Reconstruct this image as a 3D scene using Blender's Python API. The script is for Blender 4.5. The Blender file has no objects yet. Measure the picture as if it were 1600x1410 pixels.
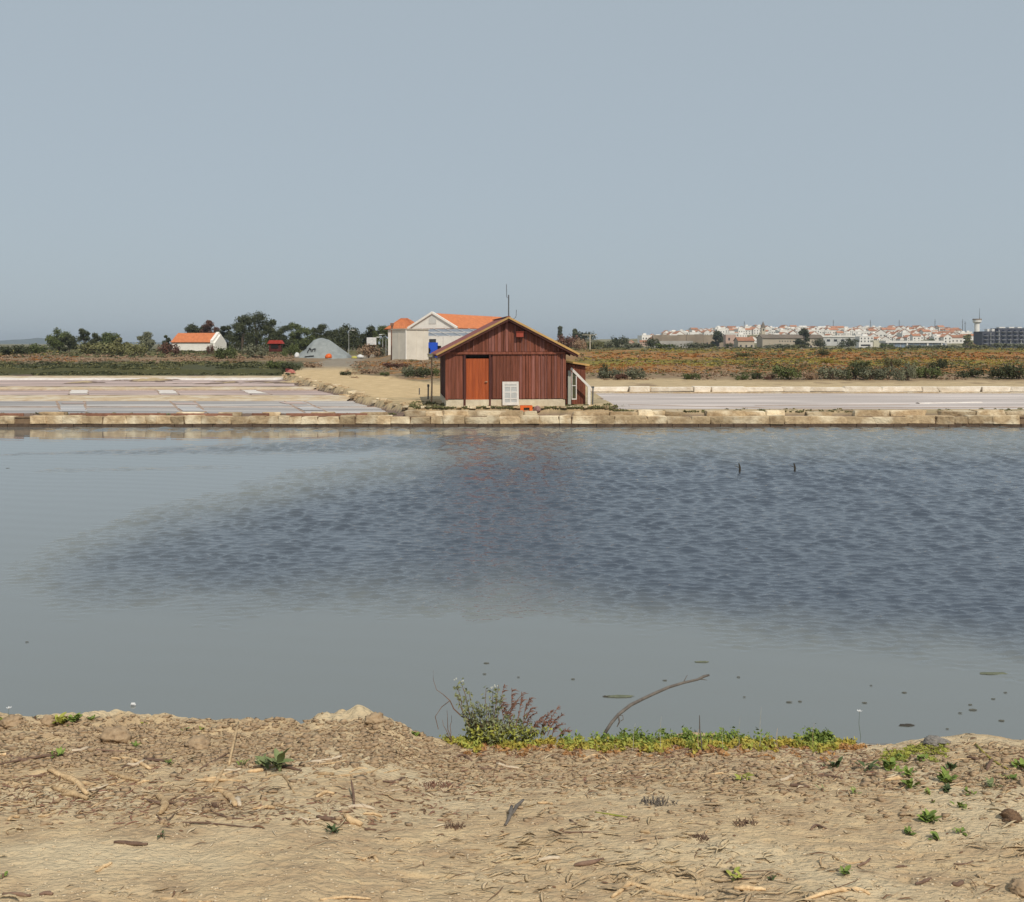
import bpy, math, random
import numpy as np
from mathutils import Vector, Matrix, Euler

random.seed(7)
RNG = np.random.default_rng(11)
S = bpy.context.scene
COL = S.collection
F, H, HY = 1600.0, 3.36, 537.0          # focal length in photo pixels, eye height above the water, horizon row
R = math.radians

# ------------------------------------------------------------------ camera, light, exposure
cam = bpy.data.cameras.new("camera")
cam.sensor_width = 36.0
cam.lens = 36.0
cam.shift_y = -(705.0 - HY) / 1600.0
cam.clip_start, cam.clip_end = 0.1, 20000
camo = bpy.data.objects.new("camera", cam)
camo.location = (0, 0, H)
camo.rotation_euler = (R(90), 0, 0)
COL.objects.link(camo)
S.camera = camo

SUN_DIR = Vector((0.27, -0.72, 0.82)).normalized()      # towards the sun
world = bpy.data.worlds.new("World")
S.world = world
world.use_nodes = True
wn, wl = world.node_tree.nodes, world.node_tree.links
bg = wn["Background"]
sky = wn.new("ShaderNodeTexSky")
sky.sky_type = 'NISHITA'
sky.sun_disc = False
sky.sun_elevation = math.asin(SUN_DIR.z)
sky.sun_rotation = math.atan2(SUN_DIR.x, SUN_DIR.y)
sky.air_density, sky.dust_density, sky.ozone_density = 1.0, 1.6, 3.0
hs = wn.new("ShaderNodeHueSaturation")
hs.inputs['Saturation'].default_value = 0.75
hs.inputs['Value'].default_value = 0.75
mixs = wn.new("ShaderNodeMix")
mixs.data_type = 'RGBA'
mixs.inputs['Factor'].default_value = 0.80
mixs.inputs['B'].default_value = (4.45, 5.20, 5.75, 1)
wl.new(sky.outputs[0], hs.inputs['Color'])
wl.new(hs.outputs[0], mixs.inputs['A'])
wl.new(mixs.outputs['Result'], bg.inputs[0])
bg.inputs[1].default_value = 0.1

sl = bpy.data.lights.new("sun", 'SUN')
sl.energy, sl.angle, sl.color = 3.1, R(0.5), (1.0, 0.93, 0.82)
so = bpy.data.objects.new("sun", sl)
so.rotation_euler = SUN_DIR.to_track_quat('Z', 'Y').to_euler()
so.location = (20, -20, 40)
COL.objects.link(so)
vs = S.view_settings
vs.view_transform, vs.look, vs.exposure, vs.gamma, vs.use_curve_mapping = 'Standard', 'None', 0.0, 1.0, False
S.cycles.filter_width = 1.5
S.cycles.max_bounces = 6
S.cycles.volume_bounces = 0

# ------------------------------------------------------------------ noise
def hsh(ix, iy, s):
    v = np.sin(ix * 127.1 + iy * 311.7 + s * 74.7) * 43758.5453
    return v - np.floor(v)
def vnoise(x, y, s=0):
    x = np.asarray(x, float); y = np.asarray(y, float)
    ix, iy = np.floor(x), np.floor(y)
    fx, fy = x - ix, y - iy
    fx, fy = fx * fx * (3 - 2 * fx), fy * fy * (3 - 2 * fy)
    a, b = hsh(ix, iy, s), hsh(ix + 1, iy, s)
    c, d = hsh(ix, iy + 1, s), hsh(ix + 1, iy + 1, s)
    return (a * (1 - fx) + b * fx) * (1 - fy) + (c * (1 - fx) + d * fx) * fy
def fbm(x, y, s=0, o=4):
    t, a, n = 0, 1.0, 0
    for k in range(o):
        t = t + a * (vnoise(x * 2 ** k + 17 * k, y * 2 ** k - 9 * k, s + k) - .5); n += a; a *= .5
    return t / n * 2
def sst(a, b, v):
    t = np.clip((np.asarray(v, float) - a) / (b - a), 0, 1)
    return t * t * (3 - 2 * t)

# ------------------------------------------------------------------ materials
MATS = {}
def mat(name, c1, c2=None, scale=4.0, rough=.85, bump=0.0, bscale=None, rnd=0.0, stretch=(1, 1, 1), coord='world', c3=None, s3=None, spec=.3, detail=6):
    m = bpy.data.materials.new(name)
    m.use_nodes = True
    N, L = m.node_tree.nodes, m.node_tree.links
    b = N['Principled BSDF']
    b.inputs['Roughness'].default_value = rough
    b.inputs['Specular IOR Level'].default_value = spec
    if coord == 'world':
        src = N.new('ShaderNodeNewGeometry').outputs['Position']
    else:
        src = N.new('ShaderNodeTexCoord').outputs['Object']
    mp = N.new('ShaderNodeMapping'); mp.inputs['Scale'].default_value = stretch
    L.new(src, mp.inputs[0])
    c2 = c2 or tuple(v * .7 for v in c1)
    nz = N.new('ShaderNodeTexNoise'); nz.inputs['Scale'].default_value = scale; nz.inputs['Detail'].default_value = detail; nz.inputs['Roughness'].default_value = .65
    L.new(mp.outputs[0], nz.inputs[0])
    rp = N.new('ShaderNodeValToRGB')
    rp.color_ramp.elements[0].position, rp.color_ramp.elements[1].position = .33, .67
    rp.color_ramp.elements[0].color = (*c2, 1); rp.color_ramp.elements[1].color = (*c1, 1)
    L.new(nz.outputs[0], rp.inputs[0])
    out = rp.outputs[0]
    if c3:
        n3 = N.new('ShaderNodeTexNoise'); n3.inputs['Scale'].default_value = s3 or scale * .2; n3.inputs['Detail'].default_value = 5
        L.new(mp.outputs[0], n3.inputs[0])
        r3 = N.new('ShaderNodeValToRGB'); r3.color_ramp.elements[0].position, r3.color_ramp.elements[1].position = .48, .62
        L.new(n3.outputs[0], r3.inputs[0])
        mx = N.new('ShaderNodeMix'); mx.data_type = 'RGBA'
        L.new(r3.outputs[0], mx.inputs['Factor']); L.new(out, mx.inputs['A']); mx.inputs['B'].default_value = (*c3, 1)
        out = mx.outputs['Result']
    if rnd:
        oi = N.new('ShaderNodeObjectInfo')
        mr = N.new('ShaderNodeMapRange'); mr.inputs['To Min'].default_value = 1 - rnd; mr.inputs['To Max'].default_value = 1 + rnd
        L.new(oi.outputs['Random'], mr.inputs[0])
        h = N.new('ShaderNodeHueSaturation'); L.new(mr.outputs[0], h.inputs['Value']); L.new(out, h.inputs['Color'])
        out = h.outputs[0]
    L.new(out, b.inputs['Base Color'])
    if bump:
        nb = N.new('ShaderNodeTexNoise'); nb.inputs['Scale'].default_value = bscale or scale * 3; nb.inputs['Detail'].default_value = 6
        L.new(mp.outputs[0], nb.inputs[0])
        bp = N.new('ShaderNodeBump'); bp.inputs['Strength'].default_value = .9; bp.inputs['Distance'].default_value = bump
        L.new(nb.outputs[0], bp.inputs['Height']); L.new(bp.outputs[0], b.inputs['Normal'])
    MATS[name] = m
    return m
def leafmat(name, c1, c2, scale=3, rough=.7, rnd=.12, c3=None, s3=None):
    return mat(name, c1, c2, scale, rough, rnd=rnd, c3=c3, s3=s3, spec=.2)

def attr_mix(m, attr, colB, strength=1.0):
    pass

# ------------------------------------------------------------------ mesh helpers
class MB:
    def __init__(s): s.v, s.f = [], []
    def add(s, vs_, fs):
        o = len(s.v); s.v += [tuple(p) for p in vs_]; s.f += [tuple(i + o for i in f) for f in fs]; return s
    def box(s, x0, x1, y0, y1, z0, z1, M=None):
        c = [Vector(p) for p in ((x0, y0, z0), (x1, y0, z0), (x1, y1, z0), (x0, y1, z0), (x0, y0, z1), (x1, y0, z1), (x1, y1, z1), (x0, y1, z1))]
        if M: c = [M @ p for p in c]
        return s.add(c, [(0, 3, 2, 1), (4, 5, 6, 7), (0, 1, 5, 4), (1, 2, 6, 5), (2, 3, 7, 6), (3, 0, 4, 7)])
    def prism(s, poly, y0, y1):          # poly in x,z, anticlockwise seen from -y
        n = len(poly)
        v = [(x, y0, z) for x, z in poly] + [(x, y1, z) for x, z in poly]
        f = [tuple(range(n)), tuple(range(2 * n - 1, n - 1, -1))]
        f += [((i + 1) % n, i, i + n, (i + 1) % n + n) for i in range(n)]
        return s.add(v, f)
    def beam(s, a, b, w, h=None, up=(0, 0, 1)):
        a, b = Vector(a), Vector(b); h = h or w
        d = (b - a); L = d.length; d.normalize(); u = Vector(up)
        x = d.cross(u)
        if x.length < 1e-4: x = d.cross(Vector((0, 1, 0)))
        x.normalize(); z = x.cross(d)
        M = Matrix((( x.x, d.x, z.x, a.x), (x.y, d.y, z.y, a.y), (x.z, d.z, z.z, a.z), (0, 0, 0, 1)))
        return s.box(-w / 2, w / 2, 0, L, -h / 2, h / 2, M)
    def tube(s, pts, rad, n=7, flat=1.0):
        pts = [Vector(p) for p in pts]
        if not isinstance(rad, (list, tuple)): rad = [rad] * len(pts)
        rings = []
        for i, p in enumerate(pts):
            d = (pts[min(i + 1, len(pts) - 1)] - pts[max(i - 1, 0)]).normalized()
            x = d.cross(Vector((0, 0, 1)))
            if x.length < .05: x = d.cross(Vector((0, 1, 0)))
            x.normalize(); z = x.cross(d)
            rings += [p + (x * math.cos(2 * math.pi * k / n) + z * flat * math.sin(2 * math.pi * k / n)) * rad[i] for k in range(n)]
        f = []
        for i in range(len(pts) - 1):
            f += [(i * n + k, i * n + (k + 1) % n, (i + 1) * n + (k + 1) % n, (i + 1) * n + k) for k in range(n)]
        f += [tuple(range(n))[::-1], tuple((len(pts) - 1) * n + k for k in range(n))]
        return s.add(rings, f)
    def build(s, name, m, parent=None, smooth=False):
        me = bpy.data.meshes.new(name)
        me.from_pydata(s.v, [], s.f)
        if smooth: me.polygons.foreach_set('use_smooth', [True] * len(me.polygons))
        me.update()
        return link(name, me, m, parent)
def link(name, me, m=None, parent=None):
    if m and not me.materials: me.materials.append(m)
    o = bpy.data.objects.new(name, me); COL.objects.link(o)
    if parent: o.parent = parent
    return o
def npmesh(name, V, Fq, smooth=False):
    me = bpy.data.meshes.new(name)
    V = np.asarray(V, np.float32); Fq = np.asarray(Fq, np.int32); k = Fq.shape[1]
    me.vertices.add(len(V)); me.vertices.foreach_set('co', V.ravel())
    me.loops.add(Fq.size); me.loops.foreach_set('vertex_index', Fq.ravel())
    me.polygons.add(len(Fq)); me.polygons.foreach_set('loop_start', np.arange(0, Fq.size, k, dtype=np.int32))
    me.update(calc_edges=True)
    if smooth: me.polygons.foreach_set('use_smooth', np.ones(len(Fq), bool))
    return me
def gridmesh(name, X, Y, Z, smooth=True):
    r, c = X.shape
    V = np.stack([X, Y, Z], -1).reshape(-1, 3)
    i = np.arange(r - 1)[:, None] * c + np.arange(c - 1)[None]
    Fq = np.stack([i, i + 1, i + c + 1, i + c], -1).reshape(-1, 4)
    return npmesh(name, V, Fq, smooth)
def setcol(me, rgb, name='cover'):
    a = me.color_attributes.new(name, 'FLOAT_COLOR', 'POINT')
    rgba = np.ones((len(rgb), 4), np.float32); rgba[:, :3] = rgb
    a.data.foreach_set('color', rgba.ravel())
def tag(o, label=None, cat=None, group=None, kind=None):
    if label: o['label'] = label
    if cat: o['category'] = cat
    if group: o['group'] = group
    if kind: o['kind'] = kind
    return o
def thing(name, label, cat, loc=(0, 0, 0), rz=0.0, group=None):
    o = bpy.data.objects.new(name, None); o.empty_display_size = .1; COL.objects.link(o)
    o.location = loc; o.rotation_euler = (0, 0, rz)
    return tag(o, label, cat, group)
def copy_tree(o, parent=None):
    c = o.copy(); COL.objects.link(c)
    if parent: c.parent = parent
    for ch in list(o.children): copy_tree(ch, c)
    return c

def block_mesh(name, j=.05, ch=.045, seed=0):
    rr = random.Random(seed); V = []; idx = {}
    for a in (-1, 1):
        for b in (-1, 1):
            for c in (-1, 1):
                jx, jy, jz = rr.uniform(-j, j), rr.uniform(-j, j), rr.uniform(-j, j)
                for ax in range(3):
                    p = [a * .5 * (1 - 2 * ch) + jx, b * .5 * (1 - 2 * ch) + jy, c * .5 * (1 - 2 * ch) + jz]
                    p[ax] += (a, b, c)[ax] * ch
                    idx[(a, b, c, ax)] = len(V); V.append(p)
    import bmesh
    bm = bmesh.new()
    for p in V: bm.verts.new(p)
    bmesh.ops.convex_hull(bm, input=bm.verts)
    me = bpy.data.meshes.new(name); bm.to_mesh(me); bm.free()
    return me

def leafcloud(C, RAD, n, size, flat=.7, seed=0, fill=.6):
    """Leaf quads spread through ellipsoids: C (k,3) centres, RAD (k,3) radii, n leaves in each."""
    g = np.random.default_rng(seed)
    k = len(C)
    d = g.normal(size=(k, n, 3)); d /= np.linalg.norm(d, axis=-1, keepdims=True)
    r = fill + (1 - fill) * g.random((k, n, 1)); r *= 1 + .22 * g.normal(size=(k, n, 1)) * .5
    P = np.asarray(C, float)[:, None] + d * r * np.asarray(RAD, float)[:, None]
    P = P.reshape(-1, 3); d = d.reshape(-1, 3)
    nrm = d + g.normal(size=d.shape) * .8; nrm /= np.linalg.norm(nrm, axis=-1, keepdims=True)
    t = np.cross(nrm, g.normal(size=d.shape)); t /= np.linalg.norm(t, axis=-1, keepdims=True) + 1e-9
    b = np.cross(nrm, t)
    s = size * (.5 + g.random((len(P), 1)))
    V = np.stack([P - t * s, P - b * s * flat, P + t * s, P + b * s * flat], 1).reshape(-1, 3)
    Fq = np.arange(len(V)).reshape(-1, 4)
    return V, Fq

# ------------------------------------------------------------------ far terrain height
def trackL(Y): return np.interp(Y, [41, 44, 46, 50, 58, 65, 82, 95], [-4.0, -4.6, -5.6, -7.2, -9.3, -12.0, -18.0, -21])
def tg(x, Y):
    x = np.asarray(x, float); Y = np.asarray(Y, float)
    px = 800 + 1600 * x / Y
    l = np.interp(Y, [0, 85, 91, 110, 150, 180, 300, 600, 6000], [.40, .40, .55, .9, 1.3, 1.5, 2.0, 1.7, 1.3])
    m = np.interp(Y, [0, 60, 82, 92, 98, 160, 300, 600, 6000], [.70, .74, .9, 1.45, 1.7, 1.8, 2.0, 1.6, 1.0])
    r = np.interp(Y, [0, 61.0, 61.4, 69, 73, 80, 100, 130, 250, 500, 800, 6000], [.40, .40, .78, .85, 1.15, 1.45, 1.65, 1.9, 2.15, 1.0, .4, 0])
    lroad = np.interp(Y, [0, 82, 91, 110, 150, 180, 300, 600, 6000], [.70, .85, .95, 1.05, 1.3, 1.5, 2.0, 1.7, 1.3])
    el = x - trackL(Y)
    wl_ = sst(-.25 , .12, el + .25 * vnoise(x * .9, Y * .9, 4))                       # 0 in the left pans
    m2 = lroad * (1 - sst(588, 618, px)) + m * sst(588, 618, px)
    left = np.where(Y < 95, l, lroad)
    z = left * (1 - wl_) + m2 * wl_
    wr = np.where(Y < 62, sst(3.9, 4.6, x + .4 * np.sin(Y * .9)), sst(830, 960, px))
    rr = np.where(Y < 43.7, .56, np.where(Y < 44.4, .56 - .21 * (Y - 43.7) / .7, r))
    z = z * (1 - wr) + rr * wr
    z = np.where((Y < 42.6) & (x < -4), .46, z)
    z = np.where(Y < 42.0, .37, z)
    # rough scrub banks
    far = sst(70, 76, Y) * (1 - sst(300, 500, Y))
    onroad = sst(-.2, .3, el) * (px < 600) * (Y < 160)
    z = z + far * (1 - onroad) * (.28 * fbm(x * .25, Y * .16, 3) + .12 * fbm(x * .9, Y * .7, 5))
    z = z + .03 * fbm(x * 1.3, Y * 1.3, 8) * (z > .6) + .012 * fbm(x * 5, Y * 5, 9) * (Y < 60)
    # town hill
    Ht = np.interp(px, [700, 860, 940, 1010, 1080, 1130, 1200, 1450, 1520, 1600, 1750], [0, 1.5, 5.5, 8.0, 11, 13.5, 14.5, 14, 12.5, 9, 6])
    z = z + Ht * sst(560, 1000, Y)
    z = z + 5.0 * np.exp(-((px - 905) / 60) ** 2) * sst(380, 520, Y) * (1 - .6 * sst(560, 800, Y))
    return z
def ray_ground(px, py, fn, Ys):
    x = (px - 800) / F * Ys
    z = H - (py - HY) / F * Ys
    g = fn(x, Ys)
    i = int(np.argmax(z <= g))
    return np.array([x[i], Ys[i], g[i]])
YF = np.geomspace(42.1, 1400, 900)
def far_at(px, py): return ray_ground(px, py, tg, YF)
def far_many(px, py):
    out = np.zeros((len(px), 3)); todo = np.ones(len(px), bool)
    for Y in np.geomspace(42.1, 1400, 420):
        i = np.where(todo)[0]
        if not len(i): break
        x = (px[i] - 800) / F * Y; z = H - (py[i] - HY) / F * Y; g_ = tg(x, np.full(len(i), Y))
        h = z <= g_; k = i[h]; out[k] = np.stack([x[h], np.full(h.sum(), Y), g_[h]], 1); todo[k] = False
    return out
def at_depth(px, Y):
    x = (px - 800) / F * Y
    return float(x), float(Y), float(tg(x, Y))

# ------------------------------------------------------------------ near bank height
CRX = np.array([-300, 0, 120, 200, 320, 460, 500, 560, 600, 650, 700, 900, 1100, 1340, 1400, 1460, 1540, 1600, 1900])
CRY = np.array([1120, 1124, 1130, 1138, 1143, 1146, 1134, 1121, 1124, 1150, 1160, 1166, 1166, 1163, 1160, 1151, 1158, 1170, 1175])
YC = 4.7
def fg(x, Y):
    x = np.asarray(x, float); Y = np.asarray(Y, float)
    pc = 800 + F * x / YC
    yc = YC + .18 * fbm(x * 1.1, x * 0 + 3, 21, 3)
    zc = H - (np.interp(pc, CRX, CRY) - HY) * YC / F
    t = np.clip((Y - 1.5) / (yc - 1.5), 0, 1)
    z = (1.80 - (1.80 - zc) * t ** 2.2)
    d = np.maximum(Y - yc, 0)
    z = z - .12 * d - 0.5 * np.minimum(d, .8) ** 1.4 - .55 * np.maximum(d - .5, 0)
    crest = np.exp(-((Y - yc) / .42) ** 2)
    lf = 1 - sst(560, 760, 800 + F * x / np.maximum(Y, 2)) * .75
    z = z + .022 * fbm(x * 1.7, Y * 1.7, 31, 3)
    bil = np.abs(fbm(x * 5.5, Y * 7, 33, 3))
    z = z + crest * lf * (.075 * bil + .02 * np.abs(fbm(x * 17, Y * 22, 35, 2)) - .02)
    z = z + .011 * np.abs(fbm(x * 7, Y * 15, 37, 3)) + .006 * fbm(x * 26, Y * 48, 39, 3)
    ck = np.abs(fbm(x * 5 + .6 * fbm(x * 9, Y * 9, 47, 2), Y * 9, 45, 3)); z = z - .012 * (1 - sst(0, .05, ck)) * sst(-.1, .25, fbm(x * .8, Y * 1.2, 46, 2) + .1)
    return z
YN = np.linspace(2.2, 6.2, 1600)
def near_at(px, py, lift=0.0):
    p = ray_ground(px, py, fg, YN); return Vector((p[0], p[1], p[2] + lift))

# ================================================================== SETTING
# --- near bank
rows = np.concatenate([np.linspace(1.2, 2.6, 30, endpoint=False), np.linspace(2.6, 5.15, 420, endpoint=False), np.linspace(5.15, 9.5, 90)])
tt = np.linspace(-1, 1, 860)
Yg, T = np.meshgrid(rows, tt, indexing='ij')
Xg = T * (.6 * Yg + 1.5)
Zg = fg(Xg, Yg)
me = gridmesh('bank', Xg, Yg, Zg)
sand = mat('sand', (.61, .46, .27), (.39, .275, .165), 9, .95, bump=.018, bscale=70, c3=(.60, .475, .30), s3=2.2, stretch=(.6, 1.2, 1), detail=10)
tag(link('near_bank_ground', me, sand), 'dry sandy earth bank strewn with dead plant debris at the near edge of the water', kind='structure')

# --- pond water with wind ripples
rows = np.concatenate([np.arange(6.2, 8, .1), np.arange(8, 24, .031), np.arange(24, 41.4, .050)])
tt = np.linspace(-1, 1, 700)
Yg, T = np.meshgrid(rows, tt, indexing='ij')
Xg = T * (.57 * Yg + 3)
pxw = 800 + F * Xg / Yg
pyw = HY + F * H / Yg
n1 = fbm(Xg * .35, Yg * .22, 51, 4); n2 = fbm(Xg * 1.4, Yg * .9, 52, 3)
edge = 22 * n1 + 14 * n2 + 10 * fbm(Xg * 4, Yg * 3, 58, 2)
top = np.interp(pxw, [-400, 0, 120, 250, 420, 620, 760, 1600], [905, 892, 838, 785, 752, 706, 672, 664])
bot = np.interp(pxw, [-400, 0, 100, 350, 640, 800, 950, 1100, 1300, 1600, 2000], [900, 905, 965, 990, 968, 958, 985, 1005, 1035, 1062, 1070])
main = sst(-8, 14, pyw + edge * .7 - top) * (1 - sst(-34, 8, pyw + edge * 1.6 - bot))
fade = np.interp(pxw, [-200, 0, 200, 500, 800], [.55, .78, .88, 1.0, 1.0])
fadef = np.interp(pyw, [660, 690, 730, 800, 900, 1000], [1, 1, 1, 1, .95, .8])
s1 = np.interp(pxw, [-200, 60, 300, 690, 900], [0, .35, .7, .8, .3]) * np.exp(-((pyw - np.interp(pxw, [0, 700], [712, 692]) + 3 * n1) / np.interp(pxw, [0, 60, 400, 700], [2, 2, 8, 14])) ** 2)
s2 = .5 * np.exp(-((pyw - 671) / 5) ** 2) * sst(20, 120, pxw)
s3_ = .4 * np.interp(pxw, [30, 80, 300, 450], [0, 1, 1, 0]) * np.exp(-((pyw - 738 + .02 * pxw) / 4) ** 2)
mask = np.clip(np.maximum.reduce([main * fade * fadef, s1 * 1.2, s2 * 1.3, s3_]), 0, 1)
mask *= 1 - .45 * sst(.1, .5, n2) * (1 - sst(500, 900, pxw))
mask = mask * np.clip(.25 + 1.9 * mask + .9 * fbm(Xg * 2.4, Yg * 1.7, 59, 3), 0, 1)
g = np.random.default_rng(5)
Zw = np.zeros_like(Xg)
resY = np.interp(Yg, [4, 11.9, 12, 23.9, 24, 42], [.031, .031, .031, .031, .050, .050])
Zf = np.zeros_like(Xg); var = np.zeros(len(rows)); l0 = np.interp(rows, [8, 11.6, 17, 24, 35, 42], [.14, .17, .23, .30, .42, .50])
for i in range(110):
    lam = math.exp(g.uniform(math.log(.13), math.log(1.5))); a = g.normal(math.pi / 2 + .08, .50); k = 2 * math.pi / lam
    w = lam * np.exp(-(np.log(lam / l0) / .42) ** 2); var += w * w / 2
    Zw += w[:, None] * np.sin(k * (Xg * math.cos(a) + Yg * math.sin(a)) + g.uniform(0, 6.28) + 1.5 * n1)
for i in range(40):
    lam = g.uniform(.105, .17); a = g.normal(math.pi / 2 + .1, .7); k = 2 * math.pi / lam
    Zf += np.clip((lam / resY - 2.6) / 1.0, 0, 1) * np.sin(k * (Xg * math.cos(a) + Yg * math.sin(a)) + g.uniform(0, 6.28) + 2 * n2)
Zw = Zw / np.sqrt(var)[:, None]; Zf = Zf / max(1e-6, np.std(Zf))
Zw = (np.exp(.12 * Zw) - 1) / .12
Zw = Zw * l0[:, None] * .034 + .0010 * Zf
gust = 1 + .30 * fbm(Xg * .5, Yg * .9, 55, 3)
Zw = Zw * mask * gust
Zw += .0006 * np.sin(9 * Yg + 2 * Xg + 4 * n1)
me = gridmesh('water', Xg, Yg, Zw)
ripple_shade = sst(0, 75, pyw - top + edge * .5) * (1 - sst(-105, 5, pyw + edge * .8 - bot)) * np.interp(pxw, [-100, 100, 400, 800], [.4, .7, .9, 1])  # mask that paints the dimmer reflection of rippled water into the base colour
ripple_shade = np.clip(np.maximum(ripple_shade, np.maximum(s1, s2) * .7), 0, 1)
rip = mask.copy()
setcol(me, np.repeat(ripple_shade.reshape(-1, 1), 3, 1), 'ripple_shade'); setcol(me, np.repeat(rip.reshape(-1, 1), 3, 1), 'ripple')
wm = bpy.data.materials.new('pond_water'); wm.use_nodes = True
N, L = wm.node_tree.nodes, wm.node_tree.links
b = N['Principled BSDF']; b.inputs['Roughness'].default_value = .04; b.inputs['IOR'].default_value = 1.72
at = N.new('ShaderNodeAttribute'); at.attribute_name = 'ripple_shade'
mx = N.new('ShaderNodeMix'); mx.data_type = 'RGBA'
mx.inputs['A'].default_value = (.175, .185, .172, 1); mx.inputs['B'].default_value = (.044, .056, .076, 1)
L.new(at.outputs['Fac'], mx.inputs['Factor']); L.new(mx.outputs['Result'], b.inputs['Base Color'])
geo = N.new('ShaderNodeNewGeometry')
mp = N.new('ShaderNodeMapping'); mp.inputs['Scale'].default_value = (3.2, 6.5, 4.0); L.new(geo.outputs['Position'], mp.inputs[0])
nz = N.new('ShaderNodeTexNoise'); nz.inputs['Scale'].default_value = 2.2; nz.inputs['Detail'].default_value = 3; L.new(mp.outputs[0], nz.inputs[0])
bp = N.new('ShaderNodeBump'); bp.inputs['Distance'].default_value = .016
at2 = N.new('ShaderNodeAttribute'); at2.attribute_name = 'ripple'
mr = N.new('ShaderNodeMapRange'); mr.inputs['To Min'].default_value = .03; mr.inputs['To Max'].default_value = 1.0
L.new(at2.outputs['Fac'], mr.inputs[0]); L.new(mr.outputs[0], bp.inputs['Strength'])
L.new(nz.outputs[0], bp.inputs['Height']); L.new(bp.outputs[0], b.inputs['Normal'])
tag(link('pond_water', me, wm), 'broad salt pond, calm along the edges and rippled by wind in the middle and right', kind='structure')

# --- far ground sheet
rows = np.concatenate([np.arange(41.25, 100, .22), np.geomspace(100, 9000, 330)])
tt = np.linspace(-1, 1, 580)
Yg, T = np.meshgrid(rows, tt, indexing='ij')
Xg = T * (.62 * Yg + 6)
Zg = tg(Xg, Yg)
me = gridmesh('land', Xg, Yg, Zg)
px = 800 + F * Xg / Yg; py = HY + F * (H - Zg) / Yg
na = fbm(Xg * .12, Yg * .06, 61, 4); nb = fbm(Xg * .6, Yg * .35, 62, 4); nc = fbm(Xg * 2.2, Yg * 1.6, 63, 3)
def C(*c): return np.array(c)
tan_, rust, olive, dark, yel, dry, grey = C(.54, .41, .24), C(.34, .17, .055), C(.115, .105, .038), C(.062, .062, .026), C(.25, .20, .04), C(.27, .19, .115), C(.16, .15, .09)
def lay(base, c, w): return base * (1 - w[..., None]) + c * w[..., None]
pn = py + 5 * na + 3 * nb
rgt = np.zeros(Xg.shape + (3,)) + tan_
rgt = lay(rgt, dry, 1 - sst(590, 597, pn)); rgt = lay(rgt, rust, 1 - sst(576, 584, pn))
rgt = lay(rgt, yel, sst(561, 564, pn) * (1 - sst(569, 572, pn))); rgt = lay(rgt, rust * 1.1, 1 - sst(559, 562, pn))
rgt = lay(rgt, yel * .8, sst(546, 548, pn) * (1 - sst(550, 553, pn))); rgt = lay(rgt, grey, 1 - sst(544, 548, py + nb * 2))
rgt = lay(rgt, dry * 1.25, sst(.25, .5, nb) * sst(568, 580, pn)); rgt = lay(rgt, olive, sst(.3, .55, na + .4 * nc) * (1 - sst(584, 592, py)))
lft = np.zeros_like(rgt) + tan_
lft = lay(lft, dark * 1.25, 1 - sst(586, 589, py + nb)); lft = lay(lft, dry, 1 - sst(563, 567, pn))
lft = lay(lft, olive * 1.2, 1 - sst(555, 559, pn + 2 * nc)); lft = lay(lft, rust * .9, sst(.2, .5, nb) * sst(556, 560, pn) * (1 - sst(565, 570, pn)))
lft = lay(lft, grey, 1 - sst(546, 550, py))
mid = np.zeros_like(rgt) + dry
mid = lay(mid, rust, sst(.0, .4, nb)); mid = lay(mid, tan_, sst(592, 600, py)); mid = lay(mid, olive, sst(.2, .5, nc) * (1 - sst(596, 604, py)))
wL = 1 - sst(540, 600, px); wR = sst(850, 940, px)
col = lft * wL[..., None] + rgt * wR[..., None] + mid * (1 - wL - wR)[..., None]
# the beaten track: along the pans, past the hut and off to the far left
el = Xg - trackL(Yg)
width = np.interp(Yg, [41, 56, 75, 84, 100, 150, 200], [9, 7.3, 6.5, 5.5, 4.2, 4, 3.5])
cx = np.interp(Yg, [82, 95, 110, 130, 157, 175, 200], [-15.6, -17.3, -19.2, -21.8, -23.5, -22, -20])
tr = np.where(Yg < 82, sst(-.1, .5, el) * (1 - sst(0, .8, el - width + nb)), 1 - sst(.8, 1.5, np.abs(Xg - cx) / (width * .5)))
tr = np.clip(tr, 0, 1) * (Yg < 200)
col = lay(col, lay(np.zeros_like(col) + C(.64, .47, .26), C(.30, .25, .19), sst(88, 110, Yg)), tr)
pad = sst(.3, .6, 1 - np.abs(Xg - .2) / 9) * (Yg < 60)
col = lay(col, C(.47, .38, .23), np.clip(pad, 0, 1) * (1 - tr))
col = lay(col, C(.20, .19, .08), sst(.15, .5, nb + .5 * nc) * (Yg < 46) * (px > 640) * (px < 960) * .7)
col = lay(col, C(.33, .27, .16), (sst(.1, .45, fbm(Xg * 1.1, Yg * 1.6, 66)) * (Yg < 50) * .6))
bog = (Yg < 95) & (Zg < .5)
col[bog] = (.20, .14, .11)
hill = sst(450, 640, Yg)
col = lay(col, lay(np.zeros_like(col) + C(.26, .23, .13), olive * 1.1, sst(-.1, .3, fbm(Xg * .03, Yg * .02, 65))), hill)
setcol(me, np.clip(col, 0, 1).reshape(-1, 3))
gm = mat('land', (1, 1, 1), (.74, .72, .68), 1.3, .95, bump=.05, bscale=6)
N, L = gm.node_tree.nodes, gm.node_tree.links
b = N['Principled BSDF']; src = b.inputs['Base Color'].links[0].from_socket
at = N.new('ShaderNodeAttribute'); at.attribute_name = 'cover'
mx = N.new('ShaderNodeMix'); mx.data_type = 'RGBA'; mx.blend_type = 'MULTIPLY'; mx.inputs['Factor'].default_value = 1
L.new(at.outputs['Color'], mx.inputs['A']); L.new(src, mx.inputs['B']); L.new(mx.outputs['Result'], b.inputs['Base Color'])
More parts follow.
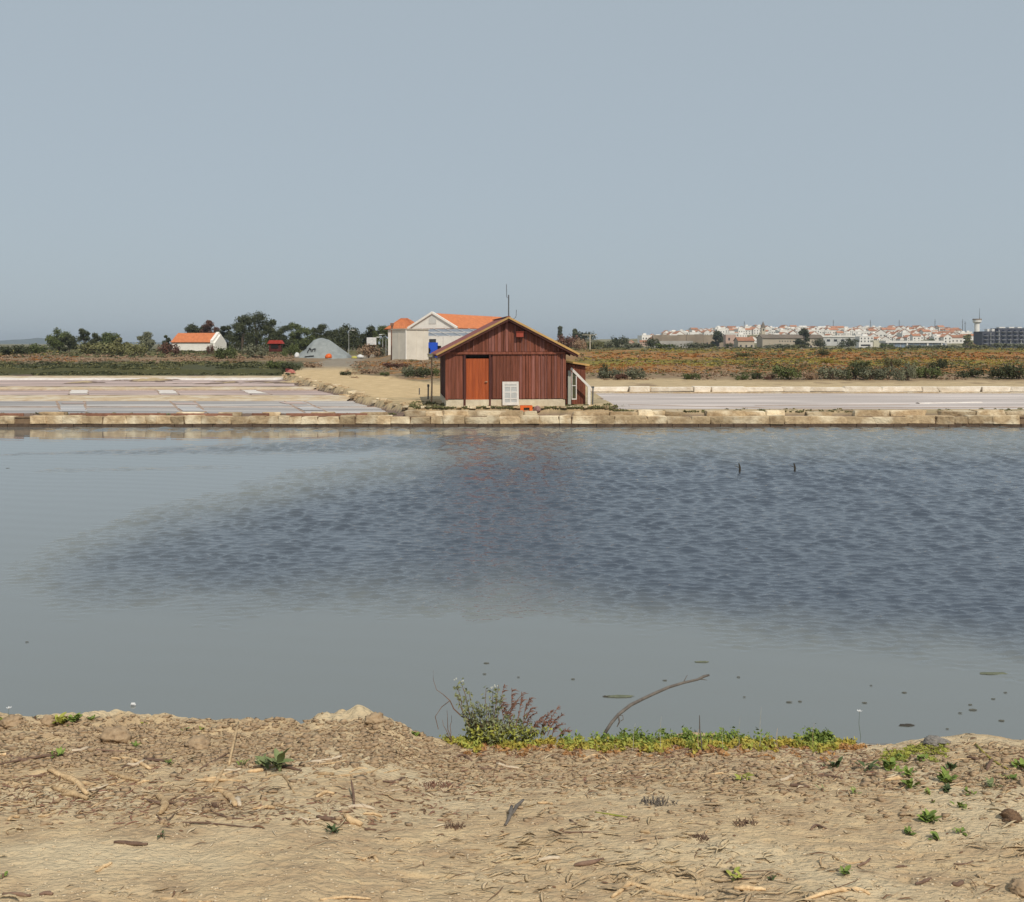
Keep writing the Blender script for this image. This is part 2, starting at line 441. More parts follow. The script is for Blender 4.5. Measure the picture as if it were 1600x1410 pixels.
tag(link('far_land', me, gm), 'flat salt marsh land with sandy tracks, rust and olive scrub behind the pond', kind='structure')

# --- distant blue hills
mb = MB()
pts = []
for i in range(80):
    p = -500 + i * 13
    zz = np.interp(p, [-500, -200, 0, 20, 45, 62, 80, 200, 330, 550], [14, 20, 16, 20, 24, 29, 21, 9, 4, 0]) + 2.5 * float(fbm(p * .05, 1.0, 71))
    pts.append(((p - 800) / F * 4600, max(zz, 1)))
for i in range(79):
    (xa, za), (xb, zb) = pts[i], pts[i + 1]
    mb.add([(xa, 4300, 0), (xb, 4300, 0), (xb, 4600, zb), (xa, 4600, za), (xb, 5200, 0), (xa, 5200, 0)], [(0, 1, 2, 3), (3, 2, 4, 5)])
tag(mb.build('distant_hills', mat('hills', (.07, .09, .07), (.05, .07, .06), .01)), 'low blue hills on the horizon at the far left', kind='structure')

# --- salt pans: water sheets, crusts and berms
panm = {}
def panmat(name, c, rough=.12, c2=None):
    m = mat(name, c, c2 or tuple(v * .82 for v in c), .55, rough, bump=.004, bscale=5, stretch=(.22, 1.6, 1), spec=.5, c3=tuple(min(.7, v * 1.32) for v in c), s3=.42)
    return m
pk = panmat('pan_pink', (.47, .35, .30), .6, (.33, .23, .195)); bl = panmat('pan_blue', (.43, .385, .345), .5, (.26, .23, .215)); lil = panmat('pan_lilac', (.53, .455, .41), .6, (.43, .36, .32))
salt = mat('salt', (.78, .72, .66), (.6, .52, .46), 3, .8, bump=.02)
bermm = mat('berm_earth', (.62, .48, .31), (.44, .32, .20), 2.5, .95, bump=.04, bscale=8, c3=(.62, .53, .40), s3=1.1)
bermr = mat('berm_rust', (.46, .34, .26), (.30, .20, .145), 3, .95, bump=.03)
def sheet(name, pts_, z, m, label, rag=.10):
    """A flat polygon with a slightly ragged outline."""
    out = []
    n = len(pts_)
    for i in range(n):
        a, b_ = Vector(pts_[i]), Vector(pts_[(i + 1) % n]); k = max(2, int((b_ - a).length / .7))
        for j in range(k):
            q = a.lerp(b_, j / k); out.append((q.x + random.uniform(-rag, rag), q.y + random.uniform(-rag, rag) * .8, z))
    me_ = bpy.data.meshes.new(name); me_.from_pydata(out, [], [tuple(range(len(out)))]); me_.update()
    return tag(link(name, me_, m), label, kind='structure')
def berm(xa, xb, ya, yb, z0, z1, wdt, m, name='earth_berm', label=None, yslope=0.0):
    if m is bermr: z1 = z0 + (z1 - z0) * .72; wdt = wdt * .75
    """A low rounded earth bank from (xa,ya) to (xb,yb)."""
    a, b_ = Vector((xa, ya, 0)), Vector((xb, yb, 0)); d = b_ - a; Lg = d.length; d.normalize(); s = Vector((-d.y, d.x, 0))
    n = max(3, int(Lg / .35)); prof = [(-.5, 0), (-.38, .75), (-.12, 1), (.18, .95), (.4, .7), (.5, 0)]
    V = []; Fq = []
    for i in range(n + 1):
        c = a + d * (Lg * i / n); w = wdt * (1 + .13 * float(fbm(c.x * .8 + 3, c.y * .8, 81)))
        hh = (z1 - z0) * (1 + .25 * float(fbm(c.x * 1.1, c.y * 1.1 + 7, 82)))
        for u, t in prof:
            q = c + s * (u * w + .05 * float(fbm(c.x * 2, c.y * 2 + u, 83))); V.append((q.x, q.y, z0 + t * hh))
    k = len(prof)
    for i in range(n):
        for j in range(k - 1): Fq.append((i * k + j, (i + 1) * k + j, (i + 1) * k + j + 1, i * k + j + 1))
    me_ = bpy.data.meshes.new(name); me_.from_pydata(V, [], Fq); me_.polygons.foreach_set('use_smooth', [True] * len(Fq)); me_.update()
    return tag(link(name, me_, m), label or 'low earth berm between the salt pans', kind='structure')
X0 = -62
# (front row, nearest first): each pan runs from the far left to the track edge
sheet('salt_pan_water', [(X0, 42.6), (-5.1, 42.6), (-6.1, 46.6), (X0, 46.6)], .455, bl, 'grey blue water in the nearest left salt pan', .06)
sheet('salt_pan_water', [(X0, 47.2), (-6.6, 47.2), (-8.0, 51.6), (X0, 51.6)], .455, bl, 'blue grey salt pan water behind the nearest low divider')
sheet('salt_pan_water', [(X0, 57.8), (-10.0, 57.8), (-12.0, 63.2), (X0, 63.2)], .455, pk, 'pinkish shallow pan in the third row on the left')
sheet('salt_pan_water', [(X0, 69.5), (-14.6, 69.5), (-17.8, 81.5), (X0, 81.5)], .455, pk, 'pale pink brine pan nearest the green scrub on the left')
berm(X0, -6.0, 46.9, 46.9, .40, .50, .38, bermr, label='thin dark mud divider in the nearest left pans')
berm(X0, -8.4, 54.6, 54.6, .38, .53, 6.2, bermm); berm(X0, -12.6, 66.6, 66.6, .38, .53, 4.0, bermm)
berm(X0, -8.0, 51.7, 51.7, .40, .49, .5, bermr, label='rusty mud edge along the front of the wide tan berm'); berm(X0, -12.2, 64.5, 64.5, .40, .49, .45, bermr, label='rusty mud edge of the second tan berm')
berm(X0, -18.2, 82.9, 82.9, .40, .58, 2.0, salt, 'salt_berm', 'white salt crusted berm along the back of the left pans')
berm(X0, -19, 86.8, 86.8, .40, .58, 5.0, bermm)
def gpx(px_, py_, z): Y = F * (H - z) / (py_ - HY); return ((px_ - 800) / F * Y, Y)
for q in ([(110, 609.5), (137, 609.5), (137, 615), (108, 615)], [(246, 609.5), (272, 609.5), (277, 615), (250, 615)], [(378, 609.5), (398, 609.5), (420, 615), (388, 615)]):
    sheet('salt_crust', [gpx(a, b_, .48) for a, b_ in q][::-1], .475, salt, 'small white square of salt crust in the third pan row', .08)
for q in ([(95, 635), (132, 635), (136, 643), (92, 643)], [(276, 635.5), (306, 635.5), (322, 642), (284, 642)], [(464, 636), (490, 636), (508, 641), (472, 641)]):
    sheet('salt_crust', [gpx(a, b_, .48) for a, b_ in q][::-1], .475, panmat('crust_grey', (.48, .45, .43), .5), 'pale crusted square in the nearest pan row', .06)
for q in ([(97, 629), (135, 629), (132, 631), (97, 631)], [(268, 629), (303, 629), (310, 632), (276, 632)], [(436, 628), (470, 628), (480, 631), (448, 631)]):
    sheet('salt_crust', [gpx(a, b_, .48) for a, b_ in q][::-1], .475, panmat('crust_pink', (.50, .38, .33), .7), 'pinkish crusted square beside the second divider', .06)
for (a, b_) in (((96, 645), (88, 627)), ((134, 645), (132, 627)), ((285, 645), (265, 627)), ((322, 645), (303, 627)), ((476, 645), (444, 627)), ((513, 645), (475, 627)),
                ((108, 617), (110, 609)), ((138, 617), (136, 609)), ((250, 617), (244, 609)), ((280, 617), (272, 609)), ((392, 617), (376, 609)), ((424, 617), (398, 609))):
    pa, pb = gpx(*a, .45), gpx(*b_, .45)
    berm(pa[0], pb[0], pa[1], pb[1], .40, .50, .22, bermr, label='thin mud divider crossing the left pans')
# right pan
sheet('salt_pan_water', [(4.6, 44.4), (42, 44.4), (48, 59.6), (4.6, 59.6)], .455, lil, 'wide lilac grey brine pan to the right of the hut')
a = gpx(1434, 630, .48); b_ = gpx(1532, 628.4, .48)
berm(a[0], b_[0], a[1], b_[1], .44, .50, .35, salt, 'salt_ridge', 'thin white line of salt lying in the right pan')
for (p0, q0, p1, q1) in ((985, 632, 1240, 638), (1240, 637.5, 1600, 636), (1180, 633.5, 1420, 632)):
    a = gpx(p0, q0, .47); b_ = gpx(p1, q1, .47)
    berm(a[0], b_[0], a[1], b_[1], .43, .475, .8, bermr, 'mud_streak', 'brown mud streak in the shallow right pan')

# ================================================================== STONE WALLS
stone = mat('stone', (.56, .42, .25), (.32, .22, .125), 3.2, .9, bump=.05, bscale=9, rnd=.24, c3=(.74, .62, .43), s3=1.1)
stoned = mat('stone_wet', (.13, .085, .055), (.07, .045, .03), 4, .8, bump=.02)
whites = mat('stone_white', (.88, .80, .68), (.66, .56, .43), 2.0, .9, bump=.03, bscale=9, rnd=.10)
plankm = mat('old_plank', (.30, .15, .10), (.17, .08, .05), 3, .9, bump=.01, rnd=.2)
blocks = [block_mesh('stone', j=.065, seed=i) for i in range(12)]
for bmh in blocks: bmh.materials.append(stone)
blocksw = [block_mesh('stone', seed=20 + i) for i in range(5)]
for bmh in blocksw: bmh.materials.append(whites)
def stone_at(parent, x, y, z, sx, sy, sz, meshes, name='stone', tilt=.012):
    o = bpy.data.objects.new(name, random.choice(meshes)); COL.objects.link(o); o.parent = parent
    o.location = (x, y, z); o.scale = (sx, sy, sz); o.rotation_euler = (random.uniform(-tilt, tilt), random.uniform(-tilt, tilt) * .8, random.uniform(-tilt, tilt) * 2)
    return o
wall = thing('retaining_wall', 'long low wall of pale stone blocks along the far edge of the pond', 'wall', (0, 41.2, 0))
MB().box(-40, 40, .09, .5, -.6, .40).build('wall_core', mat('joint_mud', (.26, .18, .11), (.16, .10, .06), 4, .95), wall)
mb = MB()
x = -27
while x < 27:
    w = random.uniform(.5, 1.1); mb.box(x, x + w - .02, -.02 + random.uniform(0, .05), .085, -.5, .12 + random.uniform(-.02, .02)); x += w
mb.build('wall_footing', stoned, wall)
x = -27.0
while x < 27:
    w = random.uniform(.45, .95) if x < 4 else random.uniform(.5, 1.7)
    if not (-19.9 < x + w / 2 < -19.3) and not (20.2 < x + w / 2 < 20.8):
        zt = .43 + random.uniform(-.045, .02)
        stone_at(wall, x + w / 2, .24 + random.uniform(-.04, .03), (zt + .12) / 2, w - random.uniform(-.03, .02), .46, zt - .11, blocks)
    x += w
x = -4.4
while x < 27:                                   # upper course, set back
    w = random.uniform(.5, 1.5)
    if random.random() > .1:
        zt = .60 + random.uniform(-.05, .05)
        stone_at(wall, x + w / 2, .78 + random.uniform(-.07, .07), (zt + .36) / 2, w - random.uniform(-.03, .04), .5, zt - .34, blocks, tilt=.02)
    x += w
for x0, x1, z in ((-27, -19.9, .50), (-18, -14.1, .50), (-13.9, -11.4, .49), (-9.2, -5.9, .50), (-10.6, -9.9, .5)):
    o = MB().box(x0, x1, .5, .56, .36, z + .02).build('plank', plankm, wall)
for x0 in np.arange(-19, -4.5, 1.9):
    if random.random() < .75: stone_at(wall, x0 + random.uniform(-.4, .4), .75, .47, random.uniform(.6, 1.2), .35, .16, blocks)
ed = thing('rubble_edging', 'loose rubble stones edging the sandy track beside the left pans', 'edging', (0, 0, 0))
for k in range(80):
    y = 42.6 + 40 * random.random() ** 1.3; x = float(trackL(y)) + random.gauss(-.1, .16)
    q = random.uniform(.35, .7) * (.9 + y * .012); stone_at(ed, x, y, float(tg(x, y)) + .02, random.uniform(.12, .55) * q, random.uniform(.12, .3) * q, random.uniform(.06, .15) * q, blocks, tilt=.08)
# white wall behind the right pan
w2 = thing('low_white_wall', 'low line of whitish stone slabs behind the right salt pan', 'wall', (0, 60.85, 0))
x = 4.6
while x < 44:
    w = random.uniform(.8, 2.6)
    stone_at(w2, x + w / 2, random.uniform(-.06, .06), .64, w + random.uniform(-.02, .05), .5, random.uniform(.24, .34), blocksw); x += w
MB().box(4.6, 44, -.5, -.26, .40, .50).build('wall_footing', bermm, w2)

# ================================================================== HUT
wood = mat('red_boards', (.215, .066, .034), (.140, .042, .023), 2.0, .75, bump=.006, bscale=14, rnd=.22, stretch=(8, 8, .6), coord='obj', c3=(.24, .078, .048), s3=1.4)
wood2 = mat('red_boards_worn', (.30, .125, .095), (.18, .06, .042), 2.4, .8, bump=.006, rnd=.25, stretch=(7, 7, .5), coord='obj')
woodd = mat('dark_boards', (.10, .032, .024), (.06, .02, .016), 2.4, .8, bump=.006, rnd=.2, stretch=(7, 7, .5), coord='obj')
doorm = mat('orange_door', (.47, .105, .026), (.28, .055, .016), 1.6, .55, bump=.004, rnd=.1, stretch=(9, 9, .5), coord='obj')
roofr = mat('red_roof', (.30, .075, .05), (.22, .05, .035), 2, .6, bump=.004, rnd=.08, coord='obj')
fasc = mat('pale_bargeboard', (.58, .36, .12), (.42, .24, .09), 3, .7, rnd=.1, coord='obj')
plinth = mat('lime_plinth', (.66, .58, .43), (.50, .42, .30), 3, .9, bump=.01, coord='obj')
darkin = mat('dark_gap', (.015, .010, .008), (.01, .008, .006), 3, .9)
whitep = mat('white_paint', (.74, .70, .64), (.60, .55, .50), 5, .6, bump=.003, coord='obj')
metal = mat('grey_metal', (.13, .13, .13), (.08, .08, .08), 8, .5, coord='obj')
rusty = mat('rusty_metal', (.52, .40, .28), (.34, .20, .11), 6, .8, coord='obj')
orange = mat('orange_plastic', (.80, .16, .025), (.62, .11, .02), 4, .5, coord='obj')
hut = thing('wooden_hut', 'red brown wooden hut with orange door standing on the stone edged pond bank', 'hut', (-.25, 42.8, .71), R(6.5))
def hp(mb_, name, m, parent=hut, **k): return mb_.build(name, m, parent, **k)
UA, ZA = .08, 3.70                       # apex
def roofz(u): return ZA - .515 * abs(u - UA)
hp(MB().box(-2.5, 2.5, 0.0, 5.8, -.15, .31), 'plinth', plinth)
# inner carcass keeps the joints dark
hp(MB().prism([(-2.46, .31), (-1.72, .31), (-1.72, 2.16), (-.68, 2.16), (-.68, .31), (2.46, .31), (2.46, 2.28), (UA, 3.58), (-2.46, 2.28)], .05, 5.75), 'inner_wall', woodd)
hp(MB().box(-1.71, -.69, .20, .24, .02, 2.16), 'door_recess', darkin)
u = -2.42
while u < 2.44:                                    # lower boards
    w = random.choice([.11, .13, .15, .16]); ue = min(u + w, 2.46)
    if not (ue > -1.74 and u < -.66):
        smooth_side = u < .55
        worn = (not smooth_side) and random.random() < .33
        z0 = .33 + random.uniform(0, .02)
        hp(MB().box(u, ue - (.006 if smooth_side else random.uniform(.006, .018)), random.uniform(.0, .012) if smooth_side else random.uniform(-.012, .02), .048, z0, 2.2), 'plank', wood2 if worn else wood)
        if not smooth_side and random.random() < .45:
            hp(MB().box(ue - .025, ue + .008, -.035, -.013, .34, 2.19), 'batten', wood2 if random.random() < .45 else wood)
    u = ue + .003
u = -2.40
while u < 2.42:                                    # gable boards
    w = random.choice([.10, .12, .14]); ue = min(u + w, 2.45); zt = min(roofz(u), roofz(ue - .01)) - .10
    if zt > 2.33:
        hp(MB().box(u, ue - random.uniform(.006, .02), random.uniform(-.01, .02), .048, 2.31, zt), 'plank', wood2 if random.random() < .16 else wood)
        if random.random() < .4 and zt > 2.5:
            hp(MB().box(ue - .022, ue + .008, -.033, -.012, 2.32, zt - .02), 'batten', wood2 if random.random() < .4 else wood)
    u = ue + .003
hp(MB().box(-2.52, 2.50, -.06, .04, 2.2, 2.30), 'cross_beam', wood)
hp(MB().box(-2.53, -2.42, -.03, .06, .31, 2.2), 'corner_post', wood); hp(MB().box(2.43, 2.53, -.03, .06, .31, 2.2), 'corner_post', wood)
hp(MB().box(-1.78, -1.69, -.03, .19, .0, 2.2), 'door_frame', woodd); hp(MB().box(-.71, -.64, -.03, .19, .0, 2.2), 'door_frame', woodd)
hp(MB().box(-1.69, -.71, .06, .19, 2.08, 2.2), 'door_frame', darkin)
door = hp(MB().box(-1.68, -.72, .07, .10, .06, 2.02), 'door', doorm)
for k in range(7):
    a = -1.68 + .96 * k / 7
    hp(MB().box(a + .007, a + .96 / 7 - .007, .045 + .006 * (k % 2), .069, .07, 2.01), 'plank', doorm, door)
hp(MB().box(-.86, -.78, -.01, .05, 1.03, 1.07).box(-.90, -.80, -.02, .0, 1.04, 1.06), 'handle', rusty, door)
hp(MB().box(-1.78, -.62, -.45, -.02, -.16, .04), 'doorstep', plinth)
# side wall boards left
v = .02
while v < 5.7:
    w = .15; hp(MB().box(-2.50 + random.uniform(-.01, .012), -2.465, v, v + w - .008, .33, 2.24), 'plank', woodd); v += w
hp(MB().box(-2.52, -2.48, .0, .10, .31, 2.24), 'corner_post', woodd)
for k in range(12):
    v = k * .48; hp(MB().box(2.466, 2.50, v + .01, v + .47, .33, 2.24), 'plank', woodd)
# roof
for side in (-1, 1):
    ue = -2.92 if side < 0 else 3.05
    for k in range(7):
        v0, v1 = -.33 + k * .93, -.33 + (k + 1) * .93 - .012
        zt, ze = ZA + .05, roofz(ue) + .05
        m_ = MB(); t_ = .05
        c = [(UA, v0, zt), (UA, v1, zt), (ue, v1, ze), (ue, v0, ze), (UA, v0, zt - t_), (UA, v1, zt - t_), (ue, v1, ze - t_), (ue, v0, ze - t_)]
        fs = [(0, 1, 2, 3), (7, 6, 5, 4), (0, 4, 5, 1), (1, 5, 6, 2), (2, 6, 7, 3), (3, 7, 4, 0)]
        if side > 0: fs = [f[::-1] for f in fs]
        m_.add(c, fs); hp(m_, 'roof_panel', roofr)
    # bargeboard
    a, b_ = (UA, -.345, ZA + .03), (ue, -.345, roofz(ue) + .03)
    hp(MB().beam(a, b_, .03, .08, up=(0, 0, 1)), 'bargeboard', fasc)
    hp(MB().beam((UA, -.30, ZA - .06), (ue - side * .05, -.30, roofz(ue) - .06), .04, .08), 'rafter', woodd)
    for k in range(5):
        v0 = .6 + k * 1.1
        hp(MB().beam((side * 2.5, v0, roofz(side * 2.5) - .04), (ue - side * .04, v0, roofz(ue) - .04), .05, .07), 'rafter', woodd)
hp(MB().beam((UA, -.34, ZA + .07), (UA, 6.2, ZA + .07), .14, .03), 'ridge_cap', roofr)
# mast on the roof
mastm = metal
hp(MB().tube([(UA + .02, -.1, ZA), (UA + .02, -.1, ZA + .98)], [.028, .022], 8), 'mast', mastm)
hp(MB().tube([(UA + .02, -.1, ZA + .80), (UA + .01, -.1, ZA + .86), (UA - .06, -.1, ZA + .88), (UA - .07, -.1, ZA + 1.42)], .013, 6), 'antenna', mastm)
hp(MB().tube([(UA + .02, -.1, ZA + .55), (UA + .02, -.1, ZA + .97)], .026, 6), 'mast_collar', metal)
hp(MB().tube([(UA + .17, .1, ZA - .05), (UA + .33, .1, ZA + .03), (UA + .36, .1, ZA + .14), (UA + .37, .1, ZA + .36)], .012, 6), 'hooked_wire', mastm)
# small red box under the gable
nb_ = tag(MB().box(-.15, .15, -.17, .0, 0, .20).box(-.17, .17, -.2, 0.0, .20, .225).build('bird_box', mat('red_box', (.36, .065, .035), (.26, .045, .025), 4, .6, coord='obj')),
          'small bright red box fixed high under the hut gable', 'box'); nb_.location = hut.matrix_basis @ Vector((.58, -.04, 2.95)) if False else (Matrix.Translation(Vector((-.25, 42.8, .71))) @ Matrix.Rotation(R(6.5), 4, 'Z')) @ Vector((.56, -.04, 2.92)); nb_.rotation_euler = (0, 0, R(6.5))
HM = Matrix.Translation(Vector((-.25, 42.8, .71))) @ Matrix.Rotation(R(6.5), 4, 'Z')
# annex
hp(MB().prism([(2.53, .02), (3.55, .02), (3.55, 1.70), (2.53, 1.86)], 1.0, 4.2), 'annex', woodd)
for k in range(8):
    a = 2.66 + k * .112
    hp(MB().box(a, a + .106, .96, .998, .04, 1.83 - .155 * (a - 2.53) / 1.0 - .03), 'plank', wood)
hp(MB().box(2.54, 2.655, .90, .998, .02, 1.84), 'annex_post', woodd)
m_ = MB(); m_.add([(2.5, .82, 1.87), (3.68, .82, 1.69), (3.68, 4.3, 1.69), (2.5, 4.3, 1.87), (2.5, .82, 1.93), (3.68, .82, 1.75), (3.68, 4.3, 1.75), (2.5, 4.3, 1.93)],
                 [(0, 3, 2, 1), (4, 5, 6, 7), (0, 1, 5, 4), (1, 2, 6, 5), (2, 3, 7, 6), (3, 0, 4, 7)]); hp(m_, 'annex_roof', roofr)
hp(MB().beam((2.5, .80, 1.90), (3.70, .80, 1.715), .03, .07), 'bargeboard', fasc)

# white frame leaning by the annex
fr = thing('white_gate', 'tall white painted wooden frame with sloping rail standing before the annex of the hut', 'frame', HM @ Vector((2.7, .45, 0)), R(6.5))
MB().box(0, .13, 0, .06, -.05, 1.50).build('post', mat('grey_white', (.42, .42, .36), (.33, .33, .28), 4, .7, coord='obj'), fr)
MB().beam((.12, .0, 1.60), (.93, .05, .80), .06, .10).build('rail', whitep, fr)
MB().box(.86, .98, .02, .08, 0, .84).build('post', whitep, fr)
MB().box(.16, .19, .01, .05, .26, 1.46).box(.34, .38, .01, .05, .26, 1.36).box(.19, .34, .01, .05, .26, .31).box(.19, .34, .01, .05, .84, .87).build('sash', whitep, fr)
MB().box(.19, .34, .03, .035, .31, 1.40).build('pane', mat('dark_pane', (.10, .09, .04), (.05, .05, .03), 6, .2, coord='obj'), fr)
tag(MB().tube([(0, 0, 0), (.02, 0, .78)], .03, 6).box(-.05, .07, -.03, .03, .74, .82).build('dark_stake', metal), 'thin dark stake right beside the white frame and the annex', 'stake').location = HM @ Vector((3.78, .55, 0))

# leaning white window / shutter
lw = thing('leaning_shutter', 'old white panelled shutter leaning against the red boards right of the door', 'shutter', HM @ Vector((-.16, -.16, .08)), R(6.5))
lw.rotation_euler = (R(-4), 0, R(6.5))
W_, H_ = .68, .98
MB().box(0, .09, 0, .045, 0, H_).box(W_ - .09, W_, 0, .045, 0, H_).build('stile', whitep, lw)
for zz, hh in ((0, .12), (.25, .045), (.52, .045), (.76, .045), (.86, .12)):
    MB().box(.09, W_ - .09, .004, .041, zz, zz + hh).build('rail', whitep, lw)
MB().box(W_ / 2 - .02, W_ / 2 + .02, .006, .039, .12, .76).build('mullion', whitep, lw)
pnl = mat('grey_panel', (.50, .50, .48), (.40, .40, .38), 5, .6, coord='obj')
for zz, hh in ((.12, .13), (.295, .225), (.565, .195)):
    for xx in (.09, W_ / 2 + .02):
        MB().box(xx, xx + W_ / 2 - .11, .018, .034, zz, zz + hh).build('panel', pnl, lw)
MB().box(.09, W_ - .09, .018, .034, .805, .86).build('panel', pnl, lw)

# left post with lamp
lp = thing('lamp_post', 'thin rusty pole with a boxy lamp under the left eave of the hut', 'lamp post', (-3.62, 46.0, .70))
MB().tube([(0, 0, -.05), (.02, 0, .8), (0, 0, 2.05)], [.045, .035, .03], 8).build('pole', rusty, lp)
MB().box(-.16, .16, -.14, .14, 2.05, 2.17).box(-.19, .19, -.17, .17, 2.17, 2.20).build('lamp_head', mat('lamp_grey', (.32, .30, .20), (.25, .22, .15), 5, .6, coord='obj'), lp)
st = tag(MB().tube([(0, 0, 0), (.01, 0, .72)], .035, 6).box(-.04, .06, -.03, .03, .62, .74).build('dark_stake', metal), 'short dark stake just left of the rusty lamp pole', 'stake'); st.location = (-3.95, 48.2, .70)
st2 = tag(MB().tube([(0, 0, 0), (.0, 0, .35)], .03, 6).build('dark_stake', metal), 'tiny dark stub standing in the sandy track left of the stake', 'stake'); st2.location = (-4.75, 52.5, .72)

# orange crate and sack in front
def gz(x, y): return float(tg(x, y))
cr = thing('orange_crate', 'orange plastic crate lying on the wall top in front of the hut', 'crate', (.34, 41.95, .55), R(4))
MB().box(0, .50, 0, .05, .0, .05).box(0, .50, 0, .05, .18, .26).box(0, .14, 0, .05, .05, .18).box(.38, .50, 0, .05, .05, .18).build('front_panel', orange, cr)
MB().box(0, .5, .05, .33, 0, .03).build('floor_panel', orange, cr)
MB().box(0, .03, .05, .33, .03, .26).build('side_panel', orange, cr); MB().box(.47, .5, .05, .33, .03, .26).build('side_panel', orange, cr)
MB().box(0, .5, .33, .36, 0, .26).build('back_panel', mat('orange_dark', (.5, .08, .02), None, 4, .5, coord='obj'), cr)
V, Fq = leafcloud([(0, 0, .12)], [(.14, .1, .12)], 60, .06, seed=3)
sk = bpy.data.meshes.new('sack')
import bmesh
bm = bmesh.new(); bmesh.ops.create_icosphere(bm, subdivisions=3, radius=1)
for vv in bm.verts:
    q = vv.co; nse = 1 + .35 * float(fbm(q.x * 2 + 3, q.z * 2 + q.y, 91)); vv.co = Vector((q.x * .15 * nse, q.y * .13 * nse, max(-.0, q.z * .15 * nse + .12)))
bm.to_mesh(sk); bm.free(); sk.polygons.foreach_set('use_smooth', [True] * len(sk.polygons))
o = tag(link('cloth_sack', sk, mat('sack_pink', (.42, .26, .24), (.16, .07, .06), 7, .9, bump=.01, coord='obj')), 'crumpled pink and brown sack beside the orange crate before the hut', 'sack'); o.location = (1.02, 42.0, .54)
# stones on the pad
for k in range(46):
    x = random.uniform(-4.2, 4.4); y = random.uniform(41.85, 42.45)
    o = stone_at(wall, x, y - 41.2, gz(x, y) + .02, random.uniform(.08, .3), random.uniform(.08, .2), random.uniform(.05, .12), blocks, 'loose_stone', .1)

# ================================================================== VEGETATION (far)
Lm = dict(
    dark=leafmat('leaf_dark', (.085, .092, .042), (.045, .052, .024), .6),
    green=leafmat('leaf_green', (.125, .145, .048), (.070, .085, .030), .6),
    grey=leafmat('leaf_grey', (.20, .20, .125), (.12, .125, .08), .6),
    olive=leafmat('leaf_olive', (.20, .19, .080), (.13, .125, .055), .6),
    rust=leafmat('leaf_rust', (.42, .185, .050), (.28, .115, .035), .3),
    yel=leafmat('leaf_yellow', (.38, .30, .065), (.27, .21, .045), .3),
    dry=leafmat('leaf_dry', (.38, .26, .165), (.26, .17, .11), .6),
    red=leafmat('leaf_red', (.160, .075, .050), (.100, .050, .035), 2.0))
bark = mat('bark', (.12, .085, .06), (.07, .05, .035), 6, .95, bump=.02)
def bushmesh(seed, n=1000, lsize=.055):
    g = np.random.default_rng(seed); k = 9
    Cc = np.stack([g.uniform(-.62, .62, k), g.uniform(-.5, .5, k), g.uniform(.25, .62, k)], 1)
    Rr = np.stack([g.uniform(.26, .42, k)] * 2 + [g.uniform(.24, .40, k)], 1)
    return leafcloud(Cc, Rr, n // k, lsize, seed=seed, fill=.35)
BM = [bushmesh(i) for i in range(6)]
BCACHE = {}
def bush(px_, py_, wpx, hpx, kind, label, name='shrub', cat='shrub', group=None, Y=None):
    """A low shrub standing where the ray through its foot meets the ground."""
    p = far_at(px_, py_) if Y is None else np.array(at_depth(px_, Y))
    if Y is not None: hpx = hpx + max(0.0, HY + (H - p[2]) * F / Y - py_)
    if cat == 'shrub' and Y is None and px_ > 930: wpx *= 1.25; hpx *= 1.2
    i = random.randrange(6); key = (i, kind)
    if key not in BCACHE:
        me_ = npmesh('foliage', *BM[i]); me_.materials.append(Lm[kind]); BCACHE[key] = me_
    root = thing(name, label, cat, tuple(p), 0, group)
    o = link('foliage', BCACHE[key], None, root)
    s = p[1] / F
    o.scale = (wpx * s * .55, wpx * s * .5, hpx * s * 1.0); o.location.z = -.05
    mb_ = MB()
    for k in range(4):
        a = random.uniform(0, 6.28); mb_.tube([(0, 0, -.05), (math.cos(a) * wpx * s * .15, math.sin(a) * wpx * s * .1, hpx * s * .5)], [.04, .015], 5)
    mb_.build('stem', bark, root)
    return root
